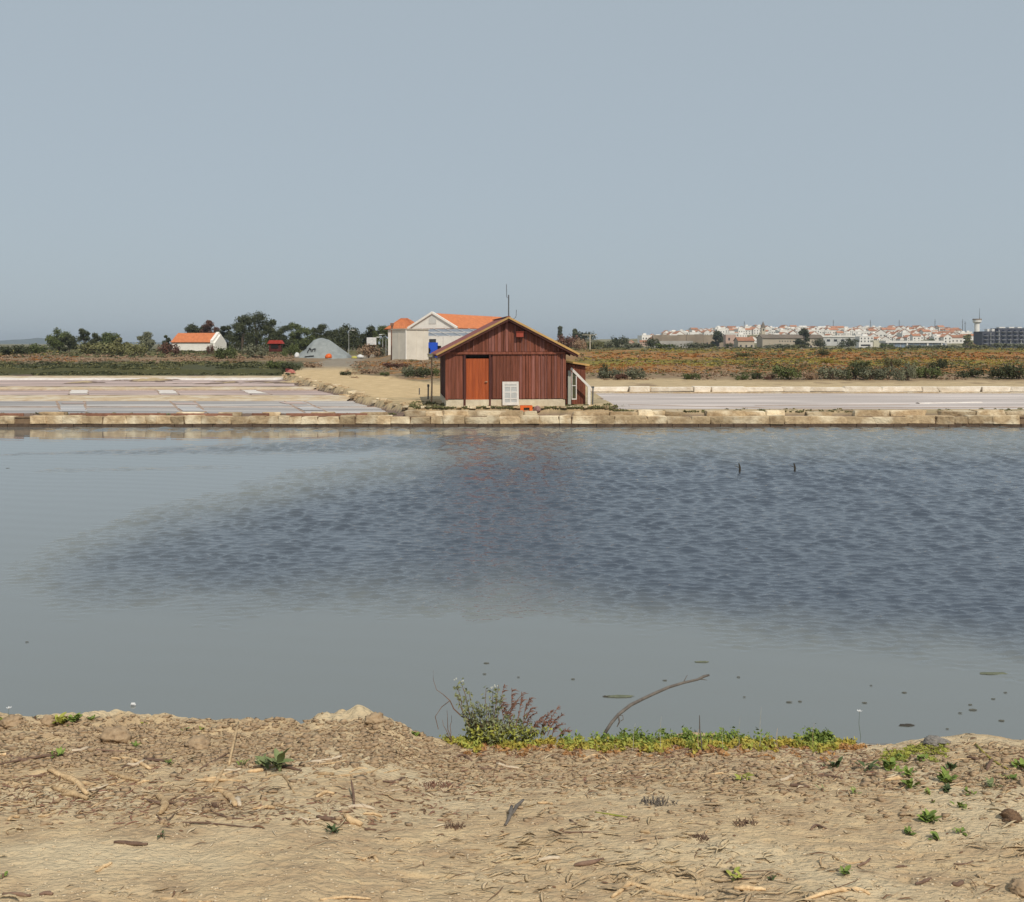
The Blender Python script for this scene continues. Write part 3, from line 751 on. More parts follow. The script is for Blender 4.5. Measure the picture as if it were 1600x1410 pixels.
RB = [  # right bank shrubs: px, foot py, width, height, kind, label
    (955, 592, 34, 16, 'grey', 'grey green shrub nearest the right side of the hut annex'),
    (943, 590, 14, 22, 'dark', 'upright dark little shrub at the left end of the right bank'),
    (990, 593, 34, 18, 'grey', 'pale rounded shrub, second from the hut on the right bank'),
    (972, 594, 22, 10, 'red', 'low reddish bush between the two grey shrubs by the hut'),
    (1082, 594, 28, 11, 'green', 'low bright green cushion bush alone at the edge of the tan path'),
    (1160, 594, 20, 9, 'green', 'small dark green cushion left of the pair on the path edge'),
    (1183, 593, 18, 12, 'dark', 'small dark shrub just right of the low green cushion'),
    (1200, 594, 12, 6, 'red', 'tiny reddish tuft between small dark shrub and large green one'),
    (1234, 594, 44, 24, 'green', 'large rounded green shrub midway along the right bank'),
    (1268, 594, 24, 14, 'dry', 'dry brown shrub right of the large rounded green one'),
    (1300, 594, 42, 22, 'grey', 'broad brownish grey shrub left of the longest green clump'),
    (1336, 593, 34, 26, 'dark', 'dark green shrub at the left end of the longest clump'),
    (1362, 594, 40, 20, 'grey', 'grey green middle shrub of the longest clump on the bank'),
    (1388, 594, 34, 22, 'grey', 'mottled grey shrub in the right half of the longest clump'),
    (1418, 595, 26, 28, 'grey', 'tall grey green shrub at the right end of the longest clump'),
    (1449, 592, 40, 20, 'green', 'spreading green shrub under the taller dark tree shaped one'),
    (1467, 580, 26, 18, 'dark', 'taller dark tree shaped shrub on top of the right bank'),
    (1518, 590, 36, 14, 'dark', 'isolated low dark shrub between sandy gap and last shrubs'),
    (1562, 592, 38, 18, 'dark', 'dark shrub second from the right edge of the bank'),
    (1592, 593, 34, 26, 'dark', 'tall dark brownish shrub at the right frame edge'),
    (1395, 574, 26, 16, 'olive', 'olive shrub higher up behind the longest clump'),
    (1345, 572, 30, 8, 'green', 'flat green bush on the slope above the dark shrub'),
    (1285, 556, 18, 9, 'dark', 'small dark bush alone in the rusty field below the town'),
    (1290, 568, 22, 8, 'yel', 'yellow green low bush in front of the small dark field bush'),
    (1165, 558, 26, 8, 'olive', 'olive low bush in the rusty field below the long barn'),
    (1205, 592, 16, 8, 'dry', 'dry tuft at the foot of the sandy bank'),
    (905, 580, 26, 10, 'dry', 'dry straw coloured bush just above the annex roof'),
]
for a in RB: bush(*a)
LB = [
    (150, 546, 70, 15, 'olive', 'wide pale olive bush below the left group of round trees', 170),
    (190, 547, 56, 17, 'olive', 'pale olive bush right of the widest olive bush', 165),
    (212, 546, 36, 14, 'olive', 'third pale olive bush beside the small brown tree', 168),
    (262, 546, 42, 13, 'red', 'purplish red bush at the left corner of the white cottage', 165),
    (330, 545, 16, 9, 'red', 'small red bush against the white cottage wall', 175),
    (355, 552, 50, 14, 'green', 'green hedge like bush right below the white cottage', 140),
    (395, 549, 46, 14, 'grey', 'grey green bush below the tallest pine tree', 142),
    (455, 548, 30, 14, 'green', 'green bush between red kiosk and grey dome', 150),
    (25, 545, 60, 9, 'dark', 'dark low bush at the left frame edge', 170),
    (52, 543, 50, 9, 'green', 'green low bush left of the round trees', 180),
    (433, 572, 36, 12, 'green', 'light green bush left of the sandy track below the dome', 98),
    (455, 576, 40, 12, 'dark', 'dark bush beside the track bend', 92),
    (490, 572, 36, 9, 'dry', 'brown dry bush at the inner edge of the track bend', 100),
    (541, 587, 26, 9, 'dark', 'dark round bush in the fork of the sandy track', None),
    (602, 588, 22, 8, 'green', 'small green bush on the sand left of the hut', None),
    (580, 584, 40, 8, 'dry', 'brown low bush between track fork and white shed', None),
    (655, 589, 46, 18, 'dark', 'dark thorny bush directly left of the hut', None),
    (640, 588, 30, 20, 'grey', 'grey green bush left of the dark thorny one', None),
    (675, 588, 36, 16, 'green', 'green bush half hidden by the hut wall and lamp pole', None),
    (620, 575, 50, 9, 'red', 'reddish low bush under the white shed', None),
    (576, 549, 44, 14, 'dry', 'brown bush under the white sign board', 150),
    (598, 549, 26, 12, 'grey', 'grey bush beside the street lamps', 150),
]
for a in LB: bush(*a[:6], Y=a[6])
MBS = [(970, 536, 36, 14, 'dark', 'dark domed bush on the ridge right of the hut', 330), (1018, 541, 30, 15, 'dark', 'second dark domed bush on the ridge', 300),
       (950, 541, 34, 10, 'grey', 'grey green scrub before the ridge near the hut roof', 260), (992, 542, 40, 8, 'grey', 'grey scrub between the two dark domed bushes', 250),
       (930, 542, 40, 12, 'olive', 'olive scrub below the tan mound', 240), (1045, 543, 44, 8, 'green', 'green low bush right of the second domed bush', 260),
       (1085, 544, 50, 10, 'grey', 'grey hedge below the long ruined wall', 280), (1110, 544, 30, 8, 'dark', 'dark bush at the right end of the hedge', 280),
       (1325, 541, 32, 15, 'dark', 'dark round bush just right of the tall wide tree below town', 420), (1279, 541, 24, 14, 'dark', 'small dark bush at the foot of the tall wide tree', 430),
       (1385, 543, 26, 8, 'green', 'green bush left of the glass fronted building', 400), (1440, 545, 60, 7, 'grey', 'long grey hedge before the glass fronted building', 380),
       (1485, 544, 50, 7, 'grey', 'grey green hedge left of the water tower', 380), (1575, 546, 60, 10, 'grey', 'pale green scrub in front of the dark apartment block', 330),
       (1535, 545, 40, 8, 'olive', 'olive scrub at the water tower foot', 340), (1215, 544, 50, 8, 'grey', 'grey bushes before the long barn', 350),
       (1250, 545, 40, 8, 'olive', 'olive bush at the right end of the long barn', 350), (888, 538, 40, 20, 'red', 'reddish brown bare shrub mass behind the right hut eave', 200),
       (905, 541, 26, 14, 'dry', 'dry brown shrub right of the bare shrub mass', 190), (915, 525, 44, 11, 'dark', 'dark rounded copse on top of the tan mound', 470),
       (1140, 543, 16, 9, 'dark', 'small dark bush between the ruin and orange roofed cottage', 420)]
for a in MBS: bush(*a[:6], Y=a[6])

def tree(px_, py_base, py_top, wpx, kind, label, Y, trunkf=.35, nb=10, shape=1.0, seed=0, lean=0.0, name='tree', gap=.5):
    g = np.random.default_rng(seed)
    x, y, z = at_depth(px_, Y); s = Y / F
    z = min(z, H - (py_base - HY) * s + .3)
    ht = H - (py_top - HY) * s - z; W = wpx * s / 2 * (1.12 if wpx > 12 else 1)
    root = thing(name, label, 'tree', (x, y, z))
    narrow = wpx < 12
    c0 = trunkf * ht * (.35 if trunkf < .25 else .7); Cc = []; Rr = []
    nb = nb + 6
    for k in range(nb):
        a = g.uniform(0, 6.28); rr = math.sqrt(g.random()) * .74
        h = g.random() ** 1.15; env = math.sqrt(max(.05, 1 - (h * 1.02 - .25) ** 2 * 1.45))
        q = g.uniform(.24, .44) * W
        if narrow: q = W * .8; rr *= .3
        qz = min(q * .8, (ht - c0) * .3)
        Cc.append((math.cos(a) * rr * W * env * shape + lean * W * h, math.sin(a) * rr * W * .8 * env, c0 + qz + (ht - c0 - 2 * qz) * h)); Rr.append((q, q * .9, qz))
    V, Fq = leafcloud(Cc, Rr, 330, max(.08, s * 1.0), seed=seed, fill=.25)
    me_ = npmesh('crown', V, Fq); link('crown', me_, Lm[kind], root)
    tr_ = MB(); tr_.tube([(0, 0, -.4), (.02 * W, 0, c0 * .6), (lean * W * .3, 0, c0 + .35 * (ht - c0))], [ht * .035, ht * .028, ht * .015], 7); tr_.build('trunk', bark, root)
    lb = MB()
    for c in Cc[:6]: lb.tube([(lean * W * .1, 0, c0 * .7), (c[0] * .6, c[1] * .6, c[2] * .8 + c0 * .15), c], [ht * .014, ht * .008, .01], 5)
    lb.build('branch', bark, root)
    return root
TR = [
    (92, 542, 512, 46, 'green', 'round dark green tree, leftmost of the left skyline group', 210, .12),
    (108, 543, 520, 28, 'dark', 'smaller dark tree overlapping the leftmost round one', 200, .1),
    (132, 540, 513, 26, 'dark', 'second round skyline tree, just right of the leftmost pair', 230, .15),
    (148, 540, 518, 26, 'dark', 'small low tree between second and third skyline trees', 225, .15),
    (172, 541, 515, 40, 'green', 'wide round green tree, third in the left skyline group', 220, .12),
    (188, 541, 524, 24, 'olive', 'low olive tree at the right side of the third round tree', 215, .1),
    (228, 543, 518, 34, 'grey', 'grey brown tree standing between olive bushes and cottage', 200, .15),
    (261, 540, 521, 18, 'dark', 'small dark tree just left of the white cottage', 210, .2),
    (327, 530, 500, 34, 'red', 'reddish brown tree rising behind the cottage roof', 260, .3),
    (306, 528, 505, 38, 'dark', 'thin windblown dark tree behind the left end of the cottage roof', 265, .5),
    (352, 543, 506, 30, 'dark', 'dark tree at the right gable of the cottage', 240, .2),
    (400, 548, 480, 74, 'dark', 'tallest dark pine with broken crown left of the grey dome', 215, .25),
    (378, 548, 492, 40, 'dark', 'left shoulder pine joined to the tallest pine', 210, .3),
    (425, 546, 498, 30, 'dark', 'dark pine on the right flank of the tallest pine', 212, .3),
    (440, 543, 508, 44, 'dark', 'dark tree behind the small red kiosk', 225, .15),
    (462, 543, 502, 34, 'green', 'green tree with ragged top right of the kiosk', 228, .2),
    (478, 543, 511, 34, 'green', 'green tree behind the left slope of the grey dome', 222, .15),
    (497, 541, 502, 34, 'dark', 'feathery dark tree above the grey dome', 235, .25),
    (520, 543, 512, 36, 'dark', 'low dark tree behind the right slope of the dome', 225, .1),
    (541, 545, 504, 48, 'dark', 'wide rounded dark tree right of the grey dome', 215, .1),
    (577, 545, 503, 34, 'dark', 'dark tree above the white sign board', 220, .15),
    (600, 545, 502, 36, 'green', 'dark green tree beside the small orange hip roof', 212, .15),
    (875, 528, 507, 8, 'dark', 'thin dark cypress on the skyline just right of the hut', 500, .1),
    (898, 524, 513, 8, 'dark', 'tiny dark tree on the mound right of the cypress', 480, .1),
    (1255, 543, 511, 28, 'dark', 'tall wide dark tree standing before the town right of the barn', 430, .1),
    (1120, 534, 516, 24, 'dark', 'round dark tree left of the long barn roof', 560, .1),
    (1512, 541, 522, 16, 'olive', 'olive yellow tree left of the water tower', 500, .15),
]
for i, t in enumerate(TR):
    tree(t[0], t[1], t[2], t[3], t[4], t[5], t[6], t[7], nb=12 if t[3] > 30 else 8, seed=100 + i, gap=.45)

for i, px_ in enumerate(range(366, 616, 17)):
    bush(px_ + random.uniform(-4, 4), 545, random.uniform(24, 36), random.uniform(20, 31), random.choice(['dark', 'dark', 'green']), 'dark evergreen undergrowth filling the gaps below the pine trees', 'evergreen_bush', 'bush', 'dark undergrowth below the pines', Y=random.uniform(232, 246))
# scrub ground cover: countless small tufts, one mass per colour
def scrub(name, kind, zones, n, label, size=.09, seed=0, smin=1.0, smax=3.0):
    g = np.random.default_rng(seed)
    a = np.concatenate([g.uniform(x0, x1, int(n * w)) for (x0, x1, y0, y1, w) in zones]); b_ = np.concatenate([g.uniform(y0, y1, int(n * w)) for (x0, x1, y0, y1, w) in zones])
    p = far_many(a, b_); cl = fbm(p[:, 0] * .3 + seed, p[:, 1] * .2, 95, 2); p = p[(p[:, 1] > 1) & (p[:, 1] < 420) & (cl > -.15)]
    sz = p[:, 1] / F; r_ = g.uniform(smin, smax, len(p)) * sz
    P = p + np.stack([r_ * 0, r_ * 0, r_ * .12], 1); Rr = np.stack([r_ * 1.7, r_ * 1.2, r_ * g.uniform(.25, .6, len(p))], 1)
    V, Fq = leafcloud(np.array(P), np.array(Rr), 11, 1.0, seed=seed, fill=.3)
    # leaf size grows with the tuft
    Vq = V.reshape(len(P), -1, 4, 3); cen = Vq.mean(2, keepdims=True)
    k = (np.array(Rr)[:, 0] * .34)[:, None, None, None]
    V = (cen + (Vq - cen) * k).reshape(-1, 3)
    tag(link(name, npmesh(name, V, Fq), Lm[kind]), label, kind='stuff')
YF2 = YF
scrub('rust_scrub', 'rust', [(925, 1620, 551, 563, .40), (900, 1330, 567, 584, .35), (1330, 1620, 567, 584, .12), (560, 690, 566, 580, .06), (0, 120, 556, 566, .04)], 4300, 'rust coloured low succulent scrub on the right marsh bank', seed=1, smax=2.3)
scrub('yellow_scrub', 'yel', [(900, 1620, 560, 570, .5), (1000, 1620, 546, 551, .25), (0, 90, 548, 556, .08), (900, 1620, 552, 584, .12)], 2400, 'yellow green low scrub in bands on the marsh', seed=2, smax=2.3)
scrub('olive_scrub', 'olive', [(0, 450, 566, 586, .34), (880, 1620, 541, 549, .22), (0, 540, 546, 556, .25), (900, 1620, 552, 590, .22), (1150, 1620, 553, 586, .3), (640, 760, 560, 590, .03)], 6500, 'olive green low marsh scrub', seed=3)
scrub('dark_scrub', 'dark', [(0, 460, 567, 587, .55), (880, 1620, 541, 546, .10), (0, 500, 544, 560, .16), (1100, 1620, 570, 594, .10)], 6000, 'dark green low marsh scrub behind the left pans', seed=4)
scrub('dry_scrub', 'dry', [(940, 1620, 572, 595, .5), (0, 460, 553, 566, .35), (540, 690, 566, 592, .12), (900, 1620, 550, 572, .15)], 4200, 'dry brownish twiggy scrub', seed=5)
scrub('pad_grass', 'olive', [(880, 1000, 634, 645, .5), (640, 705, 628, 645, .3), (700, 880, 638, 646, .25), (960, 1620, 640, 647, .35), (0, 640, 647.5, 649, .12)], 560, 'sparse olive grass around the foot of the hut', seed=6, smin=1.2, smax=3.5)

# ================================================================== LEFT BUILDINGS
wwall = mat('whitewash', (.90, .86, .79), (.80, .75, .68), 1.2, .9, bump=.01, rnd=.05)
cream = mat('cream_wall', (.76, .70, .60), (.64, .58, .49), .9, .9, rnd=.04)
tile = mat('orange_tiles', (.62, .215, .085), (.44, .14, .055), 2.2, .8, rnd=.10, bump=.03, bscale=9)
winm = mat('window_dark', (.06, .065, .07), (.03, .03, .035), 2, .3)
def tiled(parent, poly4, n, name='roof', rows_t=0):
    """A pitched roof plane from two ridge and two eave points, with raised tile rows."""
    r0, r1, e1, e0 = [Vector(p) for p in poly4]
    nrm = (r1 - r0).cross(e0 - r0).normalized()
    if nrm.z < 0: nrm = -nrm
    mb_ = MB(); t = .10
    base = [r0, r1, e1, e0]
    mb_.add(base + [p - nrm * t for p in base], [(0, 1, 2, 3), (7, 6, 5, 4), (0, 4, 5, 1), (1, 5, 6, 2), (2, 6, 7, 3), (3, 7, 4, 0)])
    for k in range(n):
        a, b2 = r0.lerp(r1, (k + .25) / n), r0.lerp(r1, (k + .75) / n); c, d = e0.lerp(e1, (k + .25) / n), e0.lerp(e1, (k + .75) / n)
        u_ = nrm * .05
        mb_.add([a, b2, d, c, (a + b2) / 2 + u_, (c + d) / 2 + u_], [(0, 4, 5, 3), (4, 1, 2, 5), (3, 5, 2)])
    return mb_.build(name, tile, parent)

# pedimented building
x, y, z = at_depth(676, 135); z = 1.75
pb = thing('white_building', 'large white building with pediment gable and long orange roof behind the hut', 'building', (x, y, z), R(-24))
Wd, Ld, He, Hr = 6.4, 21.5, 3.75, 5.6       # width, length, eave, ridge
# local x across gable, local y along the ridge (away to the right)
MB().prism([(-Wd / 2, -.5), (Wd / 2, -.5), (Wd / 2, He), (0, Hr - .15), (-Wd / 2, He)], 0, Ld).build('wall', wwall, pb)
tiled(pb, [(0, .25, Hr), (0, Ld + .3, Hr), (Wd / 2 + .45, Ld + .3, He - .12), (Wd / 2 + .45, .25, He - .12)], 40)
tiled(pb, [(0, Ld + .3, Hr), (0, .25, Hr), (-Wd / 2 - .45, .25, He - .12), (-Wd / 2 - .45, Ld + .3, He - .12)], 40)
MB().beam((-Wd / 2 - .5, -.1, He - .1), (0, -.1, Hr + .1), .24, .26).beam((0, -.1, Hr + .1), (Wd / 2 + .5, -.1, He - .1), .24, .26).build('gable_cornice', wwall, pb)
MB().box(-Wd / 2 - .3, Wd / 2 + .3, -.25, -.002, He - .62, He - .30).build('cornice', wwall, pb)
MB().box(-Wd / 2 - .1, Wd / 2 - .1, -.14, -.003, He - .28, He - .16).build('cornice_band', mat('band_brown', (.30, .15, .10), None, 4, coord='obj'), pb)
a = [(.55 * math.cos(t), He + .95 + .55 * math.sin(t)) for t in [math.pi * k / 10 for k in range(11)]]
MB().prism([(-.55, He + .45)] + [(.55, He + .45)] + a[0:], -.05, -.004).build('round_window', mat('stucco', (.68, .66, .62), (.6, .58, .54), 2, .8), pb)
MB().box(Wd / 2 - .02, Wd / 2 + .10, .3, Ld, He - .75, He - .42).build('gutter', mat('band_red', (.35, .09, .06), None, 4, coord='obj'), pb)
for k in range(5):
    MB().box(Wd / 2 + .002, Wd / 2 + .05, 1.5 + k * 2.8, 2.6 + k * 2.8, 1.0, 2.3).build('window', winm, pb)
MB().box(-.5, .5, -.04, -.002, 0, 2.2).build('door', winm, pb)

# small hip roofed building behind on the left
x, y, z = at_depth(628, 150)
hb = thing('hip_roof_house', 'small white house with orange hipped roof left of the pediment building', 'house', (x, y, 1.75), R(-20))
MB().box(-1.5, 3.0, -1.5, 1.5, -.3, 3.75).build('wall', wwall, hb)
tiled(hb, [(-.2, 0, 5.3), (.9, 0, 5.3), (3.3, -1.9, 3.75), (-1.9, -1.9, 3.75)], 14)
tiled(hb, [(.9, 0, 5.3), (-.2, 0, 5.3), (-1.9, 1.9, 3.75), (3.3, 1.9, 3.75)], 14)
for sx, xr, xe in ((-1, -.2, -1.9), (1, .9, 3.3)):
    MB().add([(xr, 0, 5.3), (xe, -1.9, 3.75), (xe, 1.9, 3.75), (xr, 0, 5.1), (xe, -1.9, 3.6), (xe, 1.9, 3.6)], [(0, 2, 1), (3, 4, 5), (1, 2, 5, 4)]).build('roof_hip', tile, hb)
MB().box(-.4, .5, -1.54, -1.502, 1.2, 2.4).build('window', winm, hb)

# cream container shed
x, y, z = at_depth(640, 100)
shz = H - (563 - HY) * 100 / F
sh = thing('cream_shed', 'boxy cream shed with flat roof standing left of the pediment building', 'shed', (at_depth(641, 100)[0], 100, shz), R(-50))
MB().box(-1.2, 1.2, -1.32, 1.32, -.6, 2.95).build('wall', cream, sh)
MB().box(-1.30, 1.30, -1.42, 1.42, 2.96, 3.06).build('roof', mat('shed_roof', (.55, .50, .42), None, 2), sh)
MB().box(1.16, 1.24, -1.36, -1.28, -.2, 2.95).build('corner_strip', wwall, sh)
MB().box(1.202, 1.225, -.10, -.03, -.2, 2.95).box(1.202, 1.225, .75, .82, -.2, 2.95).box(-.05, .02, -1.345, -1.322, -.2, 2.95).build('seam_strip', cream, sh)
MB().box(-1.3, 1.3, -1.42, 1.42, -.3, -.03).build('plinth', plinth, sh)
br = tag(MB().tube([(0, 0, -.3), (0, 0, 3.6)], [.13, .10], 8).box(-.16, .16, -.16, .16, 3.5, 3.75).build('brown_post', mat('brown_post', (.28, .14, .09), None, 3)), 'reddish brown post at the left corner of the cream shed', 'post')
bx, by, bz = at_depth(612.5, 102); br.location = (bx, by, bz)

# pergola with white slats and grey roof
x, y, z = at_depth(700, 112)
pg = thing('lean_to_canopy', 'grey sheeted canopy with white slanting slats below the pediment', 'canopy', (x - .3, y, 1.75), R(0))
cv = mat('canopy_sheet', (.27, .29, .32), (.19, .21, .24), 2, .5)
X1, X2, Yb, Yf, Zb, Zf = -4.2, 5.0, 3.5, -1.5, 3.25, 2.35
MB().add([(X1, Yb, Zb), (X2, Yb, Zb), (X2 + 2, Yf, Zf), (X1 + 2, Yf, Zf), (X1, Yb, Zb - .05), (X2, Yb, Zb - .05), (X2 + 2, Yf, Zf - .05), (X1 + 2, Yf, Zf - .05)],
         [(0, 3, 2, 1), (4, 5, 6, 7), (0, 1, 5, 4), (1, 2, 6, 5), (2, 3, 7, 6), (3, 0, 4, 7)]).build('sheet', cv, pg)
for k in range(8):
    t = k / 7
    MB().beam((X1 + (X2 - X1) * t, Yb, Zb + .06), (X1 + 2.3 + (X2 - X1) * t, Yf - .2, Zf + .04), .07, .04).build('slat', whitep, pg)
MB().beam((X1 + 1, 1, Zb - .40), (X2 + 1, 1, Zb - .40), .08).beam((X1 + 1.9, Yf, Zf + .02), (X2 + 2, Yf, Zf + .02), .14).build('beam', whitep, pg)
for xx in (X1 + 2.1, -.2, 3, X2 + 1.8): MB().box(xx, xx + .12, Yf - .06, Yf + .06, -.4, Zf - .05).build('post', whitep, pg)

bt = thing('blue_tank', 'bright blue tank machine partly hidden behind the hut roof', 'tank', (*at_depth(675, 108)[:2], 1.72))
blue = mat('blue_paint', (.02, .10, .62), (.015, .07, .45), 3, .5, coord='obj')
MB().box(-.75, .6, -.4, .4, .2, 1.75).build('body', blue, bt)
MB().tube([(-.45, -.5, .9), (-.45, -.42, .9)], .34, 14).build('fan', darkin, bt)
MB().box(.62, .95, -.3, .3, .5, 1.4).build('side_box', darkin, bt)
for xx in (-.7, .5): MB().box(xx, xx + .1, -.35, .35, -.2, .2).build('leg', metal, bt)

# white cottage
x, y, z = at_depth(311, 225); cz = H - (549 - HY) * 225 / F
ct = thing('white_cottage', 'white cottage with orange tiled roof among the left trees', 'cottage', (x, y, cz), R(-12))
s = 225 / F
MB().prism([(-2.6, -.6), (2.6, -.6), (2.6, 13 * s), (0, 26 * s), (-2.6, 13 * s)], 0, 73 * s).build('wall', wwall, ct)
for ch in ct.children: ch.rotation_euler = (0, 0, R(-90)); ch.location = (-36 * s, 0, 0)
L_ = 36 * s
tiled(ct, [(-L_, 0, 28 * s + .05), (L_ - .9, 0, 28 * s + .05), (L_ - .9, -2.9, 14 * s), (-L_ - .2, -2.9, 14 * s)], 30)
tiled(ct, [(L_ - .9, 0, 28 * s + .05), (-L_, 0, 28 * s + .05), (-L_, 2.9, 14 * s), (L_ - .9, 2.9, 14 * s)], 30)
MB().prism([(-2.75, 12 * s), (2.75, 12 * s), (2.75, 17 * s), (0, 30 * s), (-2.75, 17 * s)], -.4, .25).build('parapet', wwall, ct)
parap = [c for c in ct.children if c.name.startswith('parapet')][0]; parap.rotation_euler = (0, 0, R(-90)); parap.location = (L_ - .5, 0, 0)

# red kiosk
x, y, z = at_depth(431, 175)
kz = H - (546 - HY) * 175 / F
ks = thing('red_kiosk', 'tiny dark red kiosk with bright red roof among bushes left of the dome', 'kiosk', (x, y, kz), 0)
MB().box(-1.0, 1.0, -.7, .7, -.4, 1.0).build('wall', mat('kiosk_dark', (.10, .02, .015), None, 3), ks)
MB().prism([(-1.3, .95), (1.3, .95), (.9, 1.55), (-.9, 1.55)], -.95, .9).build('roof', mat('kiosk_red', (.45, .05, .035), None, 3), ks)
MB().box(-.7, .6, -.74, -.702, .1, .8).build('shutter', darkin, ks)

# grey tarpaulin covered salt heap with markings
x, y, z = at_depth(503, 150); dz = H - (559 - HY) * 150 / F
s = 150 / F
dm = thing('tarpaulin_heap', 'salt heap under a grey tarpaulin marked with dark letters beside the track', 'heap', (x, y, dz))
nu, nv = 80, 26
Uu, Vv = np.meshgrid(np.linspace(-1, 1, nu), np.linspace(-1, 1, nv), indexing='ij')
rid = 1 - np.abs(Uu - .0) ** 1.5; prof = np.interp(Uu, [-1, -.62, -.28, 0, .25, .6, .95, 1], [0, .42, .88, 1, .9, .55, .22, 0])
hgt = prof * (1 - np.abs(Vv) ** 1.7) * (33 * s) * (1 + .04 * fbm(Uu * 5, Vv * 4, 97)) + .02 * np.abs(fbm(Uu * 16, Vv * 3, 98))
me_ = gridmesh('tarpaulin', Uu * 44 * s, Vv * 3.3, np.maximum(hgt, -.1) - .15)
link('tarpaulin', me_, mat('tarp_grey', (.30, .32, .31), (.22, .235, .23), 1.2, .55, bump=.03, bscale=3), dm)
blk = mat('mark_black', (.03, .03, .03), None, 3)
def heap_z(u_, v_):
    i = int(round((u_ + 1) / 2 * (nu - 1))); j = int(round((v_ + 1) / 2 * (nv - 1))); return float(hgt[i, j]) - .15
def strokes(lines, name='lettering'):
    mb_ = MB()
    for (xa, ya, xb, yb) in lines:        # photo pixels
        pts_ = []
        for t in (0, .33, .66, 1):
            u_ = ((xa + (xb - xa) * t) - 503) / 44; hh = (559 - (ya + (yb - ya) * t)) * s
            best = min((abs(heap_z(u_, v_) - hh * 1.03), v_) for v_ in np.linspace(-1, -.05, 60))[1]
            pts_.append((u_ * 44 * s, best * 3.3 - .05, heap_z(u_, best) + .05))
        mb_.tube(pts_, .065, 5)
    return mb_.build(name, blk, dm)
strokes([(477, 549, 482, 544), (486, 551, 488, 546), (488, 546, 491, 546), (491, 546, 492, 551), (493, 551, 494, 546), (494, 546, 497, 547), (497, 551, 498, 545), (483, 557, 497, 555), (492, 558, 497, 555)])
def lump(name, px_, py_, w, h, m, label, cat, Y=None, sub=2):
    p = far_at(px_, py_) if Y is None else np.array(at_depth(px_, Y)); s_ = p[1] / F
    b2 = bmesh.new(); bmesh.ops.create_icosphere(b2, subdivisions=sub, radius=1)
    sd = random.random() * 50
    for vv in b2.verts:
        q = vv.co.copy(); f_ = 1 + .35 * float(fbm(q.x * 1.7 + sd, q.y * 1.7 + q.z * 1.3, 99)); vv.co = Vector((q.x * w * s_ / 2 * f_, q.y * w * s_ / 2 * f_, max(q.z, -.4) * h * s_ * .6 * f_ + h * s_ * .35))
    m2 = bpy.data.meshes.new(name); b2.to_mesh(m2); b2.free(); m2.polygons.foreach_set('use_smooth', [True] * len(m2.polygons))
    o_ = tag(link(name, m2, m), label, cat); o_.location = tuple(p); return o_
whl = mat('white_sacks', (.75, .74, .72), None, 3)
lump('orange_sack', 514, 559, 12, 9, orange, 'orange bag in front of the tarpaulin heap', 'bag', Y=143)
lump('white_sack', 464, 559, 9, 9, whl, 'white bag at the left foot of the tarpaulin heap', 'bag', Y=146)
lump('white_sack', 563, 557, 12, 7, whl, 'white bag at the right foot of the tarpaulin heap', 'bag', Y=146)
lump('yellow_sack', 554, 560, 10, 5, mat('yellow_bag', (.55, .5, .12), None, 3), 'pale yellow bag lying beside the white bag right of the heap', 'bag', Y=143)
# pink red heap by the pan corner
pkh = thing('covered_pump', 'small pinkish red covered pump at the corner of the far left pan', 'pump', (*at_depth(454, 85)[:2], .62))
pk1 = mat('pink_cloth', (.50, .22, .18), (.30, .08, .06), 5, .9, coord='obj')
b2 = bmesh.new(); bmesh.ops.create_icosphere(b2, subdivisions=3, radius=1)
for vv in b2.verts:
    q = vv.co.copy(); f_ = 1 + .3 * float(fbm(q.x * 2 + 5, q.y * 2 + q.z * 2, 99)); vv.co = Vector((q.x * .42 * f_, q.y * .35 * f_, max(q.z, -.6) * .36 * f_ + .22))
m2 = bpy.data.meshes.new('cover'); b2.to_mesh(m2); b2.free(); link('cover', m2, pk1, pkh)
MB().box(-.38, -.12, -.2, .15, .38, .66).build('motor', mat('dark_red', (.16, .03, .03), None, 5), pkh)

# sign board and street lamps
x, y, z = at_depth(580.5, 150)
sg = thing('sign_board', 'blank white sign board on two posts before the trees', 'sign', (x, y, z))
s = 150 / F
MB().box(-7.5 * s, 7.5 * s, -.04, .04, H - z - (539 - HY) * s, H - z - (527.5 - HY) * s).build('board', whl, sg)
for xx in (-5 * s, 5 * s): MB().box(xx - .04, xx + .04, .045, .12, -.3, 2.4).build('post', metal, sg)
def lamp(px_, ytop, label, Y=150, arm=-1):
    x, y, z = at_depth(px_, Y); s_ = Y / F; ht = H - (ytop - HY) * s_ - z
    r_ = thing('street_lamp', label, 'street lamp', (x, y, z))
    MB().tube([(0, 0, -.3), (0, 0, ht)], [.06, .04], 6).build('pole', mat('lamp_pole%d' % px_, (.45, .45, .43), None, 4), r_)
    MB().tube([(0, 0, ht), (arm * .3, 0, ht + .12), (arm * .75, 0, ht + .1)], .035, 5).build('arm', MATS['lamp_pole%d' % px_], r_)
    MB().box(arm * .75 - .25, arm * .75 + .25, -.1, .1, ht + .04, ht + .15).build('lamp_head', whl, r_)
lamp(603, 524, 'pale street lamp left of the cream shed, the taller of the pair')
lamp(598, 528, 'thin street lamp just left of the taller one', 165)
lamp(545, 517, 'thin lamp pole rising right of the grey dome', 175, 1)
x, y, z = at_depth(922, 210)
pl = tag(MB().box(-.12, .12, -.1, .1, -.3, 3.3).box(-1.6, 1.4, -.05, .05, 3.2, 3.32).build('wooden_post', mat('pale_post', (.5, .45, .35), None, 4)), 'pale post with crossbar standing on the ridge right of the hut', 'post'); pl.location = (x, y, z - .2)

